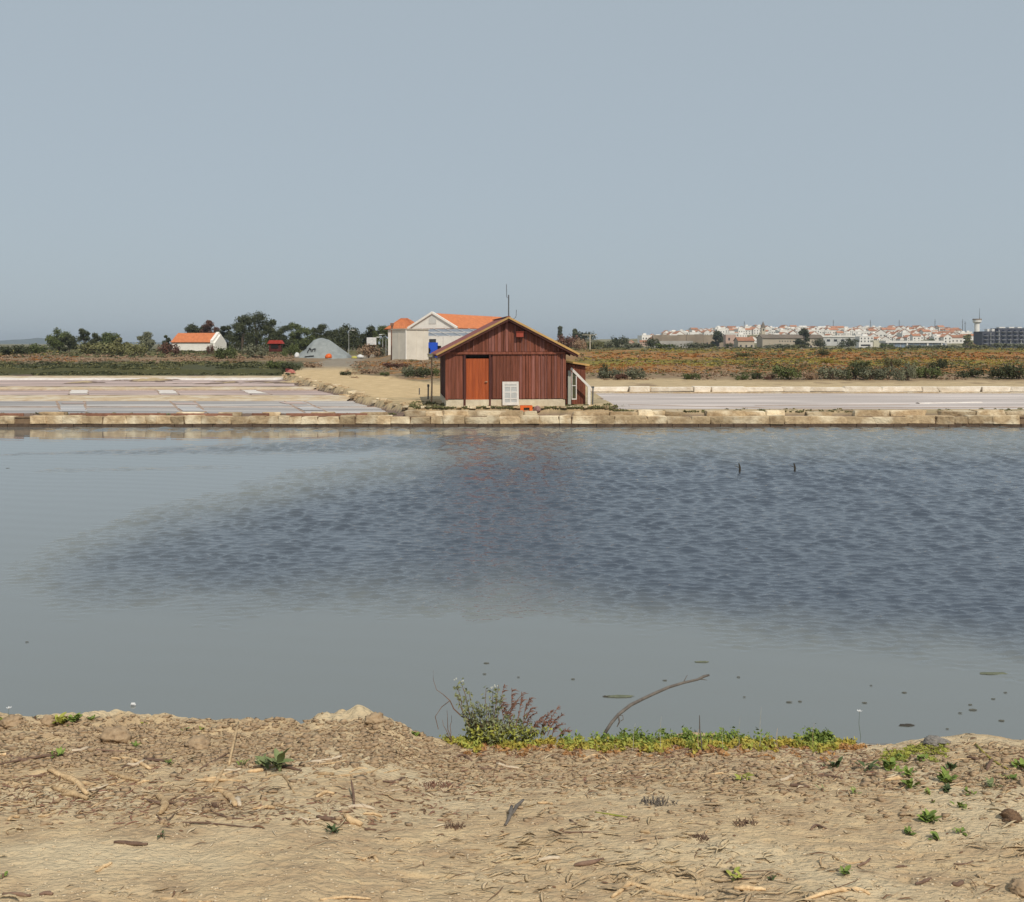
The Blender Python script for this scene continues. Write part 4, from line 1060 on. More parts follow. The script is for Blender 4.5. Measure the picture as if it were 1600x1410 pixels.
# ================================================================== TOWN
town_w = mat('town_white', (.82, .79, .74), (.72, .68, .62), .08, .9, rnd=.08)
town_b = mat('town_beige', (.50, .43, .33), (.40, .34, .26), .08, .9, rnd=.10)
town_p = mat('town_pink', (.56, .40, .32), (.46, .32, .26), .08, .9, rnd=.10)
town_g = mat('town_grey', (.45, .44, .42), (.36, .35, .34), .08, .9, rnd=.10)
tile_t = mat('town_tiles', (.50, .24, .135), (.38, .17, .10), .3, .9, rnd=.25)
roof_g = mat('roof_greybrown', (.22, .17, .13), (.16, .13, .10), .2, .9, rnd=.15)
def town_mesh(kind, w, d, h, rh):
    """wall and roof meshes; kind gable (ridge towards viewer), side (ridge across), flat."""
    if kind == 'gable':
        a = MB().prism([(-w / 2, -4), (w / 2, -4), (w / 2, h), (0, h + rh), (-w / 2, h)], 0, d)
        r_ = MB()
        for sx in (-1, 1):
            c = [(0, -.3, h + rh + .12), (0, d + .3, h + rh + .12), (sx * (w / 2 + .5), d + .3, h - .05), (sx * (w / 2 + .5), -.3, h - .05)]
            c += [(p[0], p[1], p[2] + .28) for p in c]
            r_.add(c, [(0, 1, 2, 3), (4, 5, 6, 7), (0, 1, 5, 4), (1, 2, 6, 5), (2, 3, 7, 6), (3, 0, 4, 7)])
    elif kind == 'side':
        a = MB().box(-w / 2, w / 2, 0, d, -4, h)
        r_ = MB()
        for y0, ys in ((-.5, d / 2), (d + .5, d / 2)):
            c = [(-w / 2 - .3, ys, h + rh), (w / 2 + .3, ys, h + rh), (w / 2 + .3, y0, h), (-w / 2 - .3, y0, h)]
            c += [(p[0], p[1], p[2] + .25) for p in c]
            r_.add(c, [(0, 1, 2, 3), (4, 5, 6, 7), (0, 1, 5, 4), (1, 2, 6, 5), (2, 3, 7, 6), (3, 0, 4, 7)])
        a.add([(-w / 2, 0, h), (-w / 2, d, h), (-w / 2, d / 2, h + rh)], [(0, 2, 1)]); a.add([(w / 2, 0, h), (w / 2, d, h), (w / 2, d / 2, h + rh)], [(0, 1, 2)])
    else:
        a = MB().box(-w / 2, w / 2, 0, d, -4, h)
        r_ = MB().box(-w / 2 - .1, w / 2 + .1, -.1, .2, h + .003, h + .5).box(-w * .2, w * .15, d * .3, d * .6, h, h + 2.0)
    return a, r_
def mkmesh(mb_, name):
    me_ = bpy.data.meshes.new(name); me_.from_pydata(mb_.v, [], mb_.f); me_.update(); return me_
VARS = []
for kind, w, d, h, rh in (('gable', 7, 10, 5.5, 2.4), ('gable', 9, 11, 5.0, 3.0), ('gable', 6, 9, 4.2, 2.2), ('side', 10, 8, 5.2, 2.2), ('side', 14, 8, 4.8, 2.0), ('side', 8, 7, 6.5, 2.0), ('flat', 9, 9, 7, 0), ('flat', 13, 9, 6, 0)):
    a, r_ = town_mesh(kind, w, d, h, rh); VARS.append((kind, w, h, mkmesh(a, 'wall'), mkmesh(r_, 'roof')))
win_me = mkmesh(MB().box(-.5, .5, -.10, .02, 0, 1.3), 'window'); win_me.materials.append(winm)
TL = {'gable': ('white gable fronted house with orange roof packed on the distant town hill', 'gable fronted houses on the town hill'),
      'side': ('white house with its long orange roof side showing on the distant town hill', 'long roofed houses on the town hill'),
      'flat': ('white flat roofed house on the distant town hill', 'flat roofed houses on the town hill')}
def house(px_, Y, v, wm_=None, rm_=None, sc=1.0, label=None, group=None, zoff=0.0, rz=None):
    kind, w, h, wme, rme = VARS[v]
    x, y, z = at_depth(px_, Y)
    r_ = thing('town_house', label or TL[kind][0], 'house', (x, y, z + zoff), random.uniform(-.35, .35) if rz is None else rz, None if label else TL[kind][1])
    r_.scale = (sc, sc, sc)
    for me_, nm, m_ in ((wme, 'wall', wm_ or town_w), (rme, 'roof', rm_ or (tile_t if kind != 'flat' else town_w))):
        o_ = bpy.data.objects.new(nm, me_); COL.objects.link(o_); o_.parent = r_
        if not me_.materials: me_.materials.append(None)
        o_.material_slots[0].link = 'OBJECT'; o_.material_slots[0].material = m_
    n = max(2, int(w / 3))
    for k in range(n):
        for zz in ((1.0, 3.6) if h > 5.4 else (1.6,)):
            o_ = bpy.data.objects.new('window', win_me); COL.objects.link(o_); o_.parent = r_; o_.location = (-w / 2 + w * (k + .5) / n, 0, zz)
rt = random.Random(33)
for row in range(8):
    Y = 700 + row * 44
    p = 1008 + row * 5 + rt.uniform(-10, 14)
    pend = 1528 - row * 4
    while p < pend:
        dense = .90 if 1075 < p < 1500 else .5
        if rt.random() < .04: p += 12
        if row < 3 and 1060 < p < 1335: dense = .35
        if rt.random() < dense:
            v = rt.choice([0, 1, 2, 3, 5, 6, 6, 7, 7] if p < 1300 else [0, 0, 1, 1, 2, 2, 3, 5, 6, 7])
            m_ = rt.choices([town_w, town_b, town_p, town_g], [.78, .1, .06, .06])[0]
            house(p, Y + rt.uniform(-15, 15), v, sc=rt.uniform(.52, .80), wm_=town_w if m_ is town_w else town_w)
        p += rt.uniform(8.5, 16) * 760 / Y
for i, (p, Y) in enumerate(((1065, 720), (1098, 760), (1210, 700), (1236, 800), (1290, 760), (1345, 690), (1378, 820), (1422, 735), (1455, 690), (1498, 720), (1160, 840), (1533, 640), (1052, 660), (1480, 900), (1318, 900))):
    x, y, z = at_depth(p, Y); sc_ = Y / F
    o_ = bush(p, HY + (H - z) * F / Y, random.uniform(10, 18), random.uniform(6, 10), random.choice(['dark', 'green', 'olive']), 'dark tree clump between the white houses of the town', 'town_tree', 'tree', 'trees among the town houses', Y=Y)
# lone beige/pink houses left of town
for i, (p, Y, v, lab) in enumerate(((1030, 640, 4, 'low pinkish house at the left end of the town'), (1006, 640, 3, 'low house with orange roof left of the pinkish town house'),
                    (985, 620, 2, 'tiny house at the far left tip of the town'))):
    house(p, Y, v, town_p, tile_t, .5, label=lab)
# ruined long wall
x, y, z = at_depth(1020, 600)
s = 600 / F
rw = thing('long_ruined_wall', 'long brownish factory wall with broken top at the left foot of town', 'wall', (x, y, 0))
ruin = mat('ruin_brown', (.33, .26, .19), (.23, .18, .13), .12, .95, rnd=.1)
for k in range(9):
    xa, xb = (1020 + k * 13.2) * 1, (1020 + (k + 1) * 13.2)
    zt = H - (523 + random.uniform(-.8, 1.5) - HY) * s
    MB().box((xa - 1020) * s, (xb - 1020) * s - .05, random.uniform(-.3, .3), 3, -2, zt).build('wall_section', ruin, rw)
MB().box(0, 60 * s, -6, -2, -2, H - (533 - HY) * s).build('low_front_wall', mat('ruin_pale', (.45, .42, .38), None, .2), rw)
for k in range(6): MB().box((12 + k * 18) * s, (14 + k * 18) * s, -.4, -.31, 2, 4.0).build('window', winm, rw)
# long barn
s = 540 / F; x, y, z = at_depth(1235, 540)
bnz = H - (546 - HY) * s
bn = thing('long_barn', 'long beige barn with grey brown roof and a row of small windows before the town', 'barn', (x, y, bnz), R(6))
MB().box(-45 * s, 53 * s, 0, 9, -1, 17 * s).build('wall', town_b, bn)
MB().prism([(0, 17 * s), (9, 17 * s), (4.5, 22.5 * s)], 45 * s, -53 * s).build('gable_wall', town_b, bn).rotation_euler = (0, 0, R(90))
MB().add([(-46 * s, -.5, 17 * s), (54 * s, -.5, 17 * s), (54 * s, 4.5, 22.5 * s), (-46 * s, 4.5, 22.5 * s), (54 * s, 9.5, 17 * s), (-46 * s, 9.5, 17 * s), (-46 * s, -.5, 17.8 * s), (54 * s, -.5, 17.8 * s), (54 * s, 4.5, 23.3 * s), (-46 * s, 4.5, 23.3 * s)],
         [(6, 7, 8, 9), (0, 1, 7, 6), (2, 3, 5, 4), (0, 3, 9, 6), (1, 2, 8, 7)]).build('roof', roof_g, bn)
for k in range(16): MB().box((-18 + k * 4.4) * s, (-16.6 + k * 4.4) * s, -.06, -.003, 11.5 * s, 13.5 * s).build('window', winm, bn)
for k in range(5): MB().box((-40 + k * 18) * s, (-37 + k * 18) * s, -.06, -.003, 0, 6 * s).build('door', winm, bn)
# orange roof cottage, pink ruin tower, by the barn
house(1166, 520, 3, town_b, tile_t, .85, label='cottage with bright orange roof standing before the long barn', zoff=-.8, rz=.1)
s = 540 / F; x, y, z = at_depth(1142, 540)
tp = thing('pink_ruin', 'pinkish brick ruin with two openings between dark tree and barn', 'ruin', (x, y, z - 1), 0)
MB().box(-8 * s, 8 * s, 0, 6, -1, 24 * s).build('wall', town_p, tp)
MB().box(8 * s, 14 * s, 1, 5, -1, 18 * s).build('side_wall', town_p, tp)
for xx, zz in ((-6, 5), (-1, 5), (4, 5), (-4, 15)): MB().box(xx * s, (xx + 2.5) * s, -.06, -.003, zz * s, (zz + 4) * s).build('window', winm, tp)
# glass fronted commercial strip
s = 500 / F; x, y, z = at_depth(1440, 500); gz0 = H - (545 - HY) * s
gs = thing('glass_front_building', 'long low white building with grey glass front at the foot of the town', 'building', (x, y, gz0), 0)
MB().box(-55 * s, 40 * s, 0, 8, -1, 9 * s).build('wall', town_g, gs)
MB().box(-57 * s, 34 * s, -.8, 8.5, 9.01 * s, 12.3 * s).build('roof', town_w, gs)
glass = mat('blue_glass', (.22, .27, .33), (.14, .17, .21), .3, .25)
for k in range(9):
    MB().box((-52 + k * 10) * s, (-43.5 + k * 10) * s, -.1, -.003, 1 * s, 8.2 * s).build('pane', glass, gs)
for k in (-54, -24, 8, 30): MB().box(k * s, (k + 2.2) * s, -.5, -.11, -1, 9 * s).build('pillar', town_w, gs)
s = 520 / F; x, y, z = at_depth(1362, 520)
w3 = thing('small_white_hall', 'small white hall with dark window band left of the glass fronted building', 'hall', (x, y, H - (545 - HY) * s), 0)
MB().box(-20 * s, 2 * s, 0, 6, -1, 10 * s).build('wall', town_w, w3); MB().box(4 * s, 18 * s, 1, 6, -1, 13 * s).build('tower', mat('hall_cream', (.62, .58, .44), None, .3), w3)
MB().box(-17 * s, -2 * s, -.08, -.003, 4 * s, 6.5 * s).build('window', winm, w3)
# white greenhouse like hall on hill
s = 640 / F; x, y, z = at_depth(1300, 640)
w4 = thing('long_white_hall', 'long pale flat roofed hall in front of the gabled houses right of the tall tree', 'hall', (x, y, H - (536 - HY) * s), 0)
MB().box(-34 * s, 36 * s, 0, 8, -2, 9 * s).build('wall', mat('hall_grey', (.62, .61, .58), None, .3), w4); MB().box(-34 * s, 36 * s, -.5, 8.5, 9.01 * s, 11.5 * s).build('roof', town_w, w4)
for k in range(6): MB().box((-30 + k * 11) * s, (-25 + k * 11) * s, -.08, -.003, 2 * s, 5.5 * s).build('window', winm, w4)
# church spire
s = 760 / F; x, y, z = at_depth(1193, 760)
sp_ = thing('church_tower', 'slim grey church tower with pointed spire above the barn roof', 'church tower', (x, y, 3), 0)
hz = H - 3 - (512 - HY) * s
MB().box(-3 * s, 3 * s, 0, 6 * s, -3, hz).build('tower', town_b, sp_)
MB().add([(-3.4 * s, -.3, hz), (3.4 * s, -.3, hz), (3.4 * s, 6.4 * s, hz), (-3.4 * s, 6.4 * s, hz), (0, 3 * s, hz + 10 * s)], [(0, 1, 4), (1, 2, 4), (2, 3, 4), (3, 0, 4)]).build('spire', roof_g, sp_)
MB().box(-1 * s, 1 * s, -.08, -.003, hz - 5 * s, hz - 2 * s).build('window', winm, sp_)
# water tower
s = 560 / F; x, y, z = at_depth(1527, 560)
wt = thing('water_tower', 'white water tower with drum head and aerial left of the dark apartment block', 'water tower', (x, y, 2.0), 0)
def wz(p_): return H - 2.0 - (p_ - HY) * s
MB().tube([(2.5 * s, 0, -1), (2.5 * s, 0, wz(520))], [2.6 * s, 2.5 * s], 14).build('lower_shaft', town_b, wt)
MB().tube([(-.5 * s, 0, wz(522)), (-.5 * s, 0, wz(505))], 3.8 * s, 16).build('shaft', town_w, wt)
MB().tube([(-.3 * s, 0, wz(505)), (-.3 * s, 0, wz(503.5)), (-.3 * s, 0, wz(500))], [5 * s, 6.4 * s, 6.4 * s], 20).build('drum', town_w, wt)
MB().tube([(-.3 * s, 0, wz(500)), (-.3 * s, 0, wz(498.4))], [6.9 * s, 6.6 * s], 20).build('drum_cap', roof_g, wt)
MB().tube([(3.5 * s, 0, wz(498.6)), (3.5 * s, 0, wz(490)), (3.5 * s, 0, wz(482))], [.5 * s, .35 * s, .18 * s], 6).build('aerial', metal, wt)
house(1520, 520, 2, town_p, tile_t, .62, label='tiny pinkish house at the foot of the water tower', zoff=-1.5, rz=0)
# dark apartment block
s = 520 / F; x, y, z = at_depth(1570, 520); az = H - (540 - HY) * s
ab = thing('apartment_block', 'long dark blue grey apartment block with balconies at the right edge', 'apartment block', (x, y, az), R(-4))
apd = mat('apartment_dark', (.085, .088, .11), (.055, .057, .075), .2, .7)
apg = mat('apartment_grey', (.26, .26, .27), None, .2, .8)
MB().box(-34 * s, 95 * s, 0, 12, -2, 22 * s).build('wall', apd, ab)
MB().box(-9 * s, 95 * s, 1, 11, 22.01 * s, 27 * s).build('top_floor', apd, ab)
for fl in range(4):
    for k in range(14):
        if fl == 3 and k < 2: continue
        zz = (2 + fl * 6.2) * s
        MB().box((-32 + k * 9) * s, (-26 + k * 9) * s, -.9, -.003, zz, zz + .35).build('balcony_slab', apg, ab)
        MB().box((-31.5 + k * 9) * s, (-28 + k * 9) * s, -.1, -.004, zz + .4, zz + 3.6 * s).build('window', mat('apt_glass', (.02, .025, .05), None, 1, .2) if (fl == 0 and k == 0) else MATS['apt_glass'], ab)
for xx in (-22, -9.5, 8, 24, 40): MB().box(xx * s, (xx + .8) * s, -.5, -.01, 2 * s, random.choice([10, 20, 24]) * s).build('downpipe', town_g, ab)
for xx, ww in ((-24, 3), (-17, 4), (-6, 9), (9, 8), (22, 6), (36, 7)): MB().box(xx * s, (xx + ww) * s, 2, 6, 22.1 * s if xx < -9 else 27.1 * s, (26 if xx < -9 else 29) * s).build('roof_hut', town_w, ab)
# roof masts on the skyline
for i, (p, yt, lab) in enumerate(((1302, 500, 'thin mast on the skyline, leftmost of the town masts'), (1360, 500, 'second thin mast on the town skyline'), (1405, 500, 'thin mast above the gabled houses, third from left'),
                 (1461, 499, 'tallest thin dark mast over the gabled houses'), (1504, 499, 'thin mast left of the water tower'), (1508, 502, 'pale mast beside the thin mast near the water tower'), (1163, 502, 'short mast on the old town skyline'))):
    s = 1000 / F; x, y, z = at_depth(p, 1000); h_ = H - (yt - HY) * s - z
    o = tag(MB().tube([(0, 0, 0), (0, 0, h_)], [.35, .2], 5).box(-.9, .9, -.1, .1, h_ * .8, h_ * .8 + .25).build('roof_mast', metal), lab, 'mast'); o.location = (x, y, z)

# ================================================================== IN THE POND
reed = mat('dark_twig', (.07, .06, .045), (.04, .035, .03), 20, .9)
def waterpt(px_, py_): Y = F * H / (py_ - HY); return (px_ - 800) / F * Y, Y
for px_, py_, h_, lab in ((1155, 738, 14, 'left one of two dark sticks poking from the rippled water'), (1241, 737, 13, 'right one of two dark sticks poking from the rippled water')):
    x, y = waterpt(px_, py_); s = y / F
    o = thing('water_stick', lab, 'stick', (x, y, 0)); MB().tube([(0, 0, -.2), (.02, 0, h_ * s * .5), (-.01, 0, h_ * s)], [.03, .028, .015], 6).build('stick', reed, o)
    MB().tube([(.01, 0, h_ * s * .5), (-.12, 0, h_ * s * .72)], [.012, .006], 5).build('twig', reed, o)
matm = mat('algae_mat', (.17, .175, .11), (.11, .12, .075), 20, .7)
def floater(px_, py_, w, label, m=matm, d=.12, name='algae_mat', cat='algae mat', grp=None):
    x, y = waterpt(px_, py_); s = y / F; n = 18; mb_ = MB(); V = []
    for k in range(n):
        a = 2 * math.pi * k / n; r_ = 1 + random.uniform(-.25, .25)
        V.append((math.cos(a) * w * s / 2 * r_, math.sin(a) * w * s * d * r_ * 1.1, .004))
    V += [(p[0] * .85, p[1] * .85, .007 + random.uniform(0, .003)) for p in V[:n]]
    mb_.add(V, [(k, (k + 1) % n, (k + 1) % n + n, k + n) for k in range(n)] + [tuple(range(n, 2 * n))])
    o = tag(mb_.build(name, m), label, cat, grp); o.location = (x, y, 0)
floater(967, 1089, 44, 'longest floating algae streak left of the bent branch')
floater(948, 1089, 12, 'dark clot at the left tip of the longest algae streak', reed, .2)
floater(1097, 1035, 22, 'floating weed streak above the branch tip')
floater(1553, 1053, 44, 'wide floating weed streak near the right edge of the pond')
floater(1416, 1134, 24, 'dark floating weed streak near the shore at lower right', reed, .2)
for px_, py_, w in ((1039, 1064, 7), (1154, 1059, 6), (1351, 1099, 8), (1413, 1083, 8), (1571, 1083, 6), (1552, 1093, 6), (1516, 1102, 6), (1500, 1115, 6), (1520, 1110, 12), (1233, 1098, 9), (1250, 1097, 7), (1565, 1127, 9), (1361, 1072, 4), (760, 1037, 8), (757, 1054, 6), (895, 1062, 6), (42, 1004, 5), (12, 732, 6), (1163, 1090, 4), (810, 1059, 4), (1480, 1140, 5)):
    floater(px_, py_, w, 'tiny dark scrap floating on the calm near water', mat('scrap', (.13, .125, .10), None, 20) if 'scrap' not in MATS else MATS['scrap'], .22, 'floating_scrap', 'scrap', 'tiny dark scraps floating near the shore')
x, y = waterpt(208, 1103)
lumpw = tag(MB().tube([(-.022, 0, .0), (-.012, 0, .012), (.012, 0, .012), (.022, 0, .0)], [.006, .014, .014, .006], 8).build('white_feather', whl), 'small white feather floating off the left shore', 'feather'); lumpw.location = (x, y, .004)

# ================================================================== NEAR BANK: plants and litter
lg = leafmat('weed_green', (.24, .31, .065), (.12, .17, .04), 30)
lgd = leafmat('weed_dark', (.10, .13, .05), (.055, .08, .03), 30)
lgp = leafmat('weed_pale', (.24, .27, .12), (.14, .18, .07), 30)
ly = leafmat('succulent_yellow', (.48, .37, .07), (.26, .24, .05), 9)
lyg = leafmat('succulent_lime', (.42, .40, .08), (.20, .24, .05), 14)
lor = leafmat('succulent_orange', (.46, .25, .09), (.32, .17, .09), 8)
lgg = leafmat('shrub_greygreen', (.30, .31, .16), (.15, .165, .075), 30)
lrd = leafmat('seedhead_red', (.24, .12, .085), (.13, .07, .05), 40)
straw = mat('dry_pod', (.70, .50, .28), (.40, .26, .135), 45, .85, bump=.006, bscale=120, rnd=.25, stretch=(1, 1, 1))
twigp = mat('twig_brown', (.24, .15, .10), (.12, .07, .05), 30, .85, rnd=.2)
twigg = mat('twig_grey', (.18, .155, .13), (.10, .085, .075), 30, .85, bump=.002)

def leafmesh(name, L_=1.0, W_=.45, seg=4, droop=.25, cup=.12):
    V = []; Fq = []
    for i in range(seg + 1):
        t = i / seg; w = W_ / 2 * math.sin(math.pi * min(.08 + t * .92, 1)) ** .8; z = .35 * t - droop * t * t
        V += [(-w, t * L_, z + cup * w), (0, t * L_, z - cup * w * .5), (w, t * L_, z + cup * w)]
    for i in range(seg):
        for j in (0, 1): Fq.append((i * 3 + j, i * 3 + j + 1, (i + 1) * 3 + j + 1, (i + 1) * 3 + j))
    me_ = bpy.data.meshes.new(name); me_.from_pydata(V, [], Fq); me_.update(); me_.polygons.foreach_set('use_smooth', [True] * len(Fq)); return me_
LEAF = {}
def weed(px_, py_, wpx, m, label, n=11, up=.5, wide=.5, name='weed'):
    p = near_at(px_, py_); s = p.y / F; r_ = wpx * s / 2 * 1.2
    key = (m.name, wide)
    if key not in LEAF: LEAF[key] = leafmesh('leaf', 1, wide); LEAF[key].materials.append(m)
    root = thing(name, label, 'plant', p)
    n = int(n * 1.7)
    for k in range(n):
        o_ = bpy.data.objects.new('leaf', LEAF[key]); COL.objects.link(o_); o_.parent = root
        q = r_ * random.uniform(.32, .95); o_.scale = (q, q, q)
        o_.rotation_euler = (random.uniform(0, up), random.uniform(-.3, .3), random.uniform(0, 6.28))
        o_.location = (random.gauss(0, .22) * r_, random.gauss(0, .22) * r_, random.uniform(0, .35) * r_)
    mb_ = MB(); mb_.tube([(0, 0, -.01), (0, 0, .012)], .004, 5); mb_.build('stem', twigp, root)
WD = [
    (433, 1203, 56, lgp, 'pale green rosette weed on the sandy slope left of centre', 16, .9, .4),
    (408, 1198, 28, lgp, 'smaller pale rosette touching the left of the pale green one', 9, .9, .4),
    (520, 1303, 30, lgd, 'small dark green tuft alone on the sand left of centre', 12, 1.0, .4),
    (90, 1183, 26, lg, 'small bright tuft on the left bank above the pods', 9, .9, .35),
    (265, 1198, 26, lg, 'thin green tuft near the two brown sticks at left', 7, .6, .3),
    (375, 1197, 22, lg, 'small green tuft right of the upright dry stick at left', 7, .7, .4),
    (252, 1308, 20, lgd, 'tiny dark seedling below the curled pod', 6, .8, .4),
    (212, 1168, 22, lg, 'tiny tuft beneath the dark clod hollow at left', 6, .7, .4),
    (1452, 1284, 38, lg, 'largest rounded green weed on the right sand', 16, .8, .55),
    (1421, 1304, 25, lg, 'small weed left below the largest right one', 9, .6, .55),
    (1464, 1313, 26, lg, 'small weed directly below the largest right one', 9, .6, .55),
    (1500, 1303, 24, lg, 'small weed right below the largest right one', 9, .6, .55),
    (1500, 1262, 26, lg, 'thin weed above right of the largest right one', 8, .9, .4),
    (1457, 1255, 14, lg, 'tiny sprout above the largest right weed', 5, 1.1, .4),
    (1479, 1238, 26, lgd, 'green weed third row up on the right slope', 11, .9, .5),
    (1449, 1241, 16, lg, 'small weed left of the third row weed', 8, .7, .5),
    (1421, 1232, 30, lg, 'dense green weed at the foot of the trailing patch', 14, .9, .5),
    (1420, 1215, 26, lg, 'middle green weed of the trailing patch on the right', 12, .9, .5),
    (1392, 1204, 36, lg, 'upper weed of the trailing patch on the right', 13, .8, .5),
    (1355, 1204, 34, lgd, 'flat dark weed left of the trailing patch', 10, .6, .4),
    (1304, 1200, 30, lgd, 'flat dark weed under the yellow strip, right side', 10, .7, .4),
    (1478, 1222, 34, lg, 'tall weed with a yellow tinge on the right slope', 16, 1.1, .5),
    (1484, 1204, 26, lgd, 'leafy weed top behind the tall tinged weed', 12, 1.1, .5),
    (1438, 1190, 26, lg, 'green weed beside the yellow leaves near the right crest', 10, .8, .5),
    (1410, 1186, 20, lg, 'small green weed left of the crest yellow leaves', 8, .8, .5),
    (1548, 1230, 30, lgp, 'wide thin weed on the right slope', 11, .5, .35),
    (1577, 1219, 24, lg, 'small weed above the wide thin one at right', 8, .7, .4),
    (1515, 1242, 20, lg, 'little weed between wide thin weed and third row', 7, .7, .5),
    (1595, 1203, 30, lg, 'green weed cut by the right frame edge', 11, .8, .5),
    (1320, 1367, 28, lg, 'small two leaved weed near the bottom right', 7, .5, .5),
    (1205, 1376, 22, lgd, 'tiny flat weed near the bottom, right of centre', 6, .3, .45),
    (1150, 1374, 34, lyg, 'small yellowish weed near the bottom centre right', 8, .3, .45),
    (1165, 1220, 28, lyg, 'small yellowish tuft below the strip of succulents', 8, .5, .45),
    (1285, 1237, 18, lgp, 'tiny pale sprig on the right sand', 7, 1.1, .25),
    (1336, 1240, 22, lg, 'tiny dark sprig right of the pale sprig', 6, .8, .35),
    (3, 1128, 18, lyg, 'bright tuft on the crest at the left frame edge', 9, .9, .5),
    (55, 1124, 12, lgd, 'tiny dark tuft on the left crest', 6, .9, .5),
    (98, 1132, 30, lyg, 'yellow green tuft on the left crest, left of the pair', 13, .9, .5),
    (118, 1130, 30, lg, 'bright green tuft on the left crest, middle one', 13, 1.0, .5),
    (142, 1126, 18, lg, 'small upright tuft right of the middle crest tuft', 8, 1.1, .5),
    (226, 1132, 12, lyg, 'tiny pale tuft alone on the left crest', 6, 1.1, .5),
    (292, 1142, 18, lg, 'low green tuft on the crest left of centre', 7, .6, .5),
    (318, 1142, 14, lyg, 'tiny tuft right of the low crest tuft', 6, .9, .5),
    (650, 1150, 18, lg, 'small green tuft just left of the flowering shrub', 8, .7, .5),
    (5, 1372, 20, lg, 'small weed leaf at the lower left', 4, .4, .5),
    (1204, 1375, 10, lg, 'tiny sprout by the flat bottom weed', 4, .9, .4),
]
for a in WD[:-1]: weed(a[0], a[1], a[2], a[3], a[4], a[5], a[6], a[7])

# strip of succulents on the crest
def strip_cloud(name, m, n, x0, x1, hmin, hmax, yb, label, seed, size=.010, wfun=None):
    g = np.random.default_rng(seed); P = []; Rr = []
    for _ in range(n):
        p_ = g.uniform(x0, x1)
        if wfun is not None and g.random() > wfun(p_): continue
        ragg = .5 + .9 * float(fbm(p_ * .035, 4.0, 44, 3))
        if g.random() > .45 + 1.1 * float(vnoise(p_ * .06, 2.0, seed)): continue
        yy = float(np.interp(p_, CRX, CRY)) + yb[0] + (g.uniform(0, yb[1] - yb[0])) * max(.15, min(1.1, ragg))
        q = near_at(p_, yy); h_ = g.uniform(hmin, hmax)
        P.append((q.x, q.y + g.uniform(-.02, .02), q.z + h_ * .5)); Rr.append((g.uniform(.012, .03), g.uniform(.012, .03), h_ * .55))
    V, Fq = leafcloud(P, Rr, 14, size, .5, seed, .25)
    tag(link(name, npmesh(name, V, Fq), m), label, kind='stuff')
def gw(p_):
    return float(np.interp(p_, [690, 720, 880, 900, 960, 1000, 1060, 1150, 1190, 1240, 1260, 1340, 1360], [.3, 1, 1, .4, .6, .9, .5, .7, .3, .4, 1, 1, .2]))
strip_cloud('yellow_succulents', ly, 560, 700, 1345, .008, .03, (-4, 14), 'strip of yellow creeping succulents along the bank crest', 1)
strip_cloud('orange_succulents', lor, 150, 720, 1350, .004, .012, (4, 26), 'orange and reddish creeping leaves below the yellow strip', 2)
strip_cloud('lime_ground_cover', lyg, 700, 690, 1352, .010, .040, (-7, 14), 'lime green leafy ground cover along the bank crest', 3, .009, gw)
strip_cloud('green_ground_cover', lg, 520, 700, 1352, .02, .075, (-9, 2), 'fresh green leafy plants along the bank crest', 4, .009, gw)
strip_cloud('green_mound', lg, 260, 1258, 1355, .03, .085, (-8, 4), 'dense green mound at the right end of the crest strip', 5, .009)
strip_cloud('crest_creeper', lyg, 160, 1380, 1480, .004, .012, (14, 40), 'yellow green creeping leaves on the right crest slope', 6, .007)

# shrub with grey green leaves and red seedheads
def P3(px_, py_, Y): return Vector(((px_ - 800) / F * Y, Y, H - (py_ - HY) * Y / F))
sb = thing('shore_shrub', 'straggly grey green shrub with reddish dry seedheads on the bank crest', 'shrub', (0, 0, 0))
base = near_at(765, 1156)
gl = random.Random(5); tips = []
stm = MB()
def stem_to(px_, py_, r0=.0035, n=5, bow=0.0, from_px=None):
    Yt = 4.72 + gl.uniform(-.07, .10)
    b_ = P3(from_px if from_px else 760 + (px_ - 760) * .35, 1152, 4.70); b_.z = min(b_.z, float(fg(b_.x, b_.y)) + .0)
    e = P3(px_, py_, Yt); pts_ = []
    for k in range(n + 1):
        t = k / n; q = b_.lerp(e, t); q.x += bow * math.sin(math.pi * t) + gl.uniform(-.006, .006); q.z += gl.uniform(-.004, .004) if 0 < k < n else 0; pts_.append(q)
    stm.tube(pts_, [r0 * (1 - .7 * k / n) for k in range(n + 1)], 5); return pts_
leafP = []
for (px_, py_) in ((712, 1072), (722, 1066), (733, 1084), (745, 1095), (760, 1075), (772, 1080), (778, 1070), (752, 1105), (738, 1110), (728, 1100), (715, 1088), (765, 1100), (782, 1095), (790, 1110), (775, 1120), (758, 1125), (742, 1130), (800, 1118), (812, 1122), (828, 1128), (790, 1132), (770, 1136), (840, 1140), (857, 1142), (820, 1138)):
    pts_ = stem_to(px_, py_)
    for k in range(36):
        t = gl.uniform(.2, 1.0) * (len(pts_) - 1); i = min(int(t), len(pts_) - 2); q = pts_[i].lerp(pts_[i + 1], t - i)
        leafP.append(q)
for (px_, py_) in ((697, 1110), (690, 1125), (704, 1118)): stem_to(px_, py_, .0025, from_px=705)
stm.tube([P3(685, 1140, 4.7), P3(680, 1120, 4.72), P3(690, 1105, 4.74), P3(703, 1095, 4.74)], .0018, 4)
stm.tube([P3(740, 1128, 4.72), P3(722, 1120, 4.7), P3(709, 1108, 4.7), P3(703, 1095, 4.7), P3(692, 1085, 4.72), P3(682, 1078, 4.72), P3(677, 1062, 4.74), P3(677, 1048, 4.74)], [.004, .0035, .003, .0025, .0015, .0012, .001, .0006], 5)
stm.tube([P3(790, 1118, 4.68), P3(803, 1100, 4.66), P3(818, 1083, 4.66)], [.0025, .002, .001], 5)
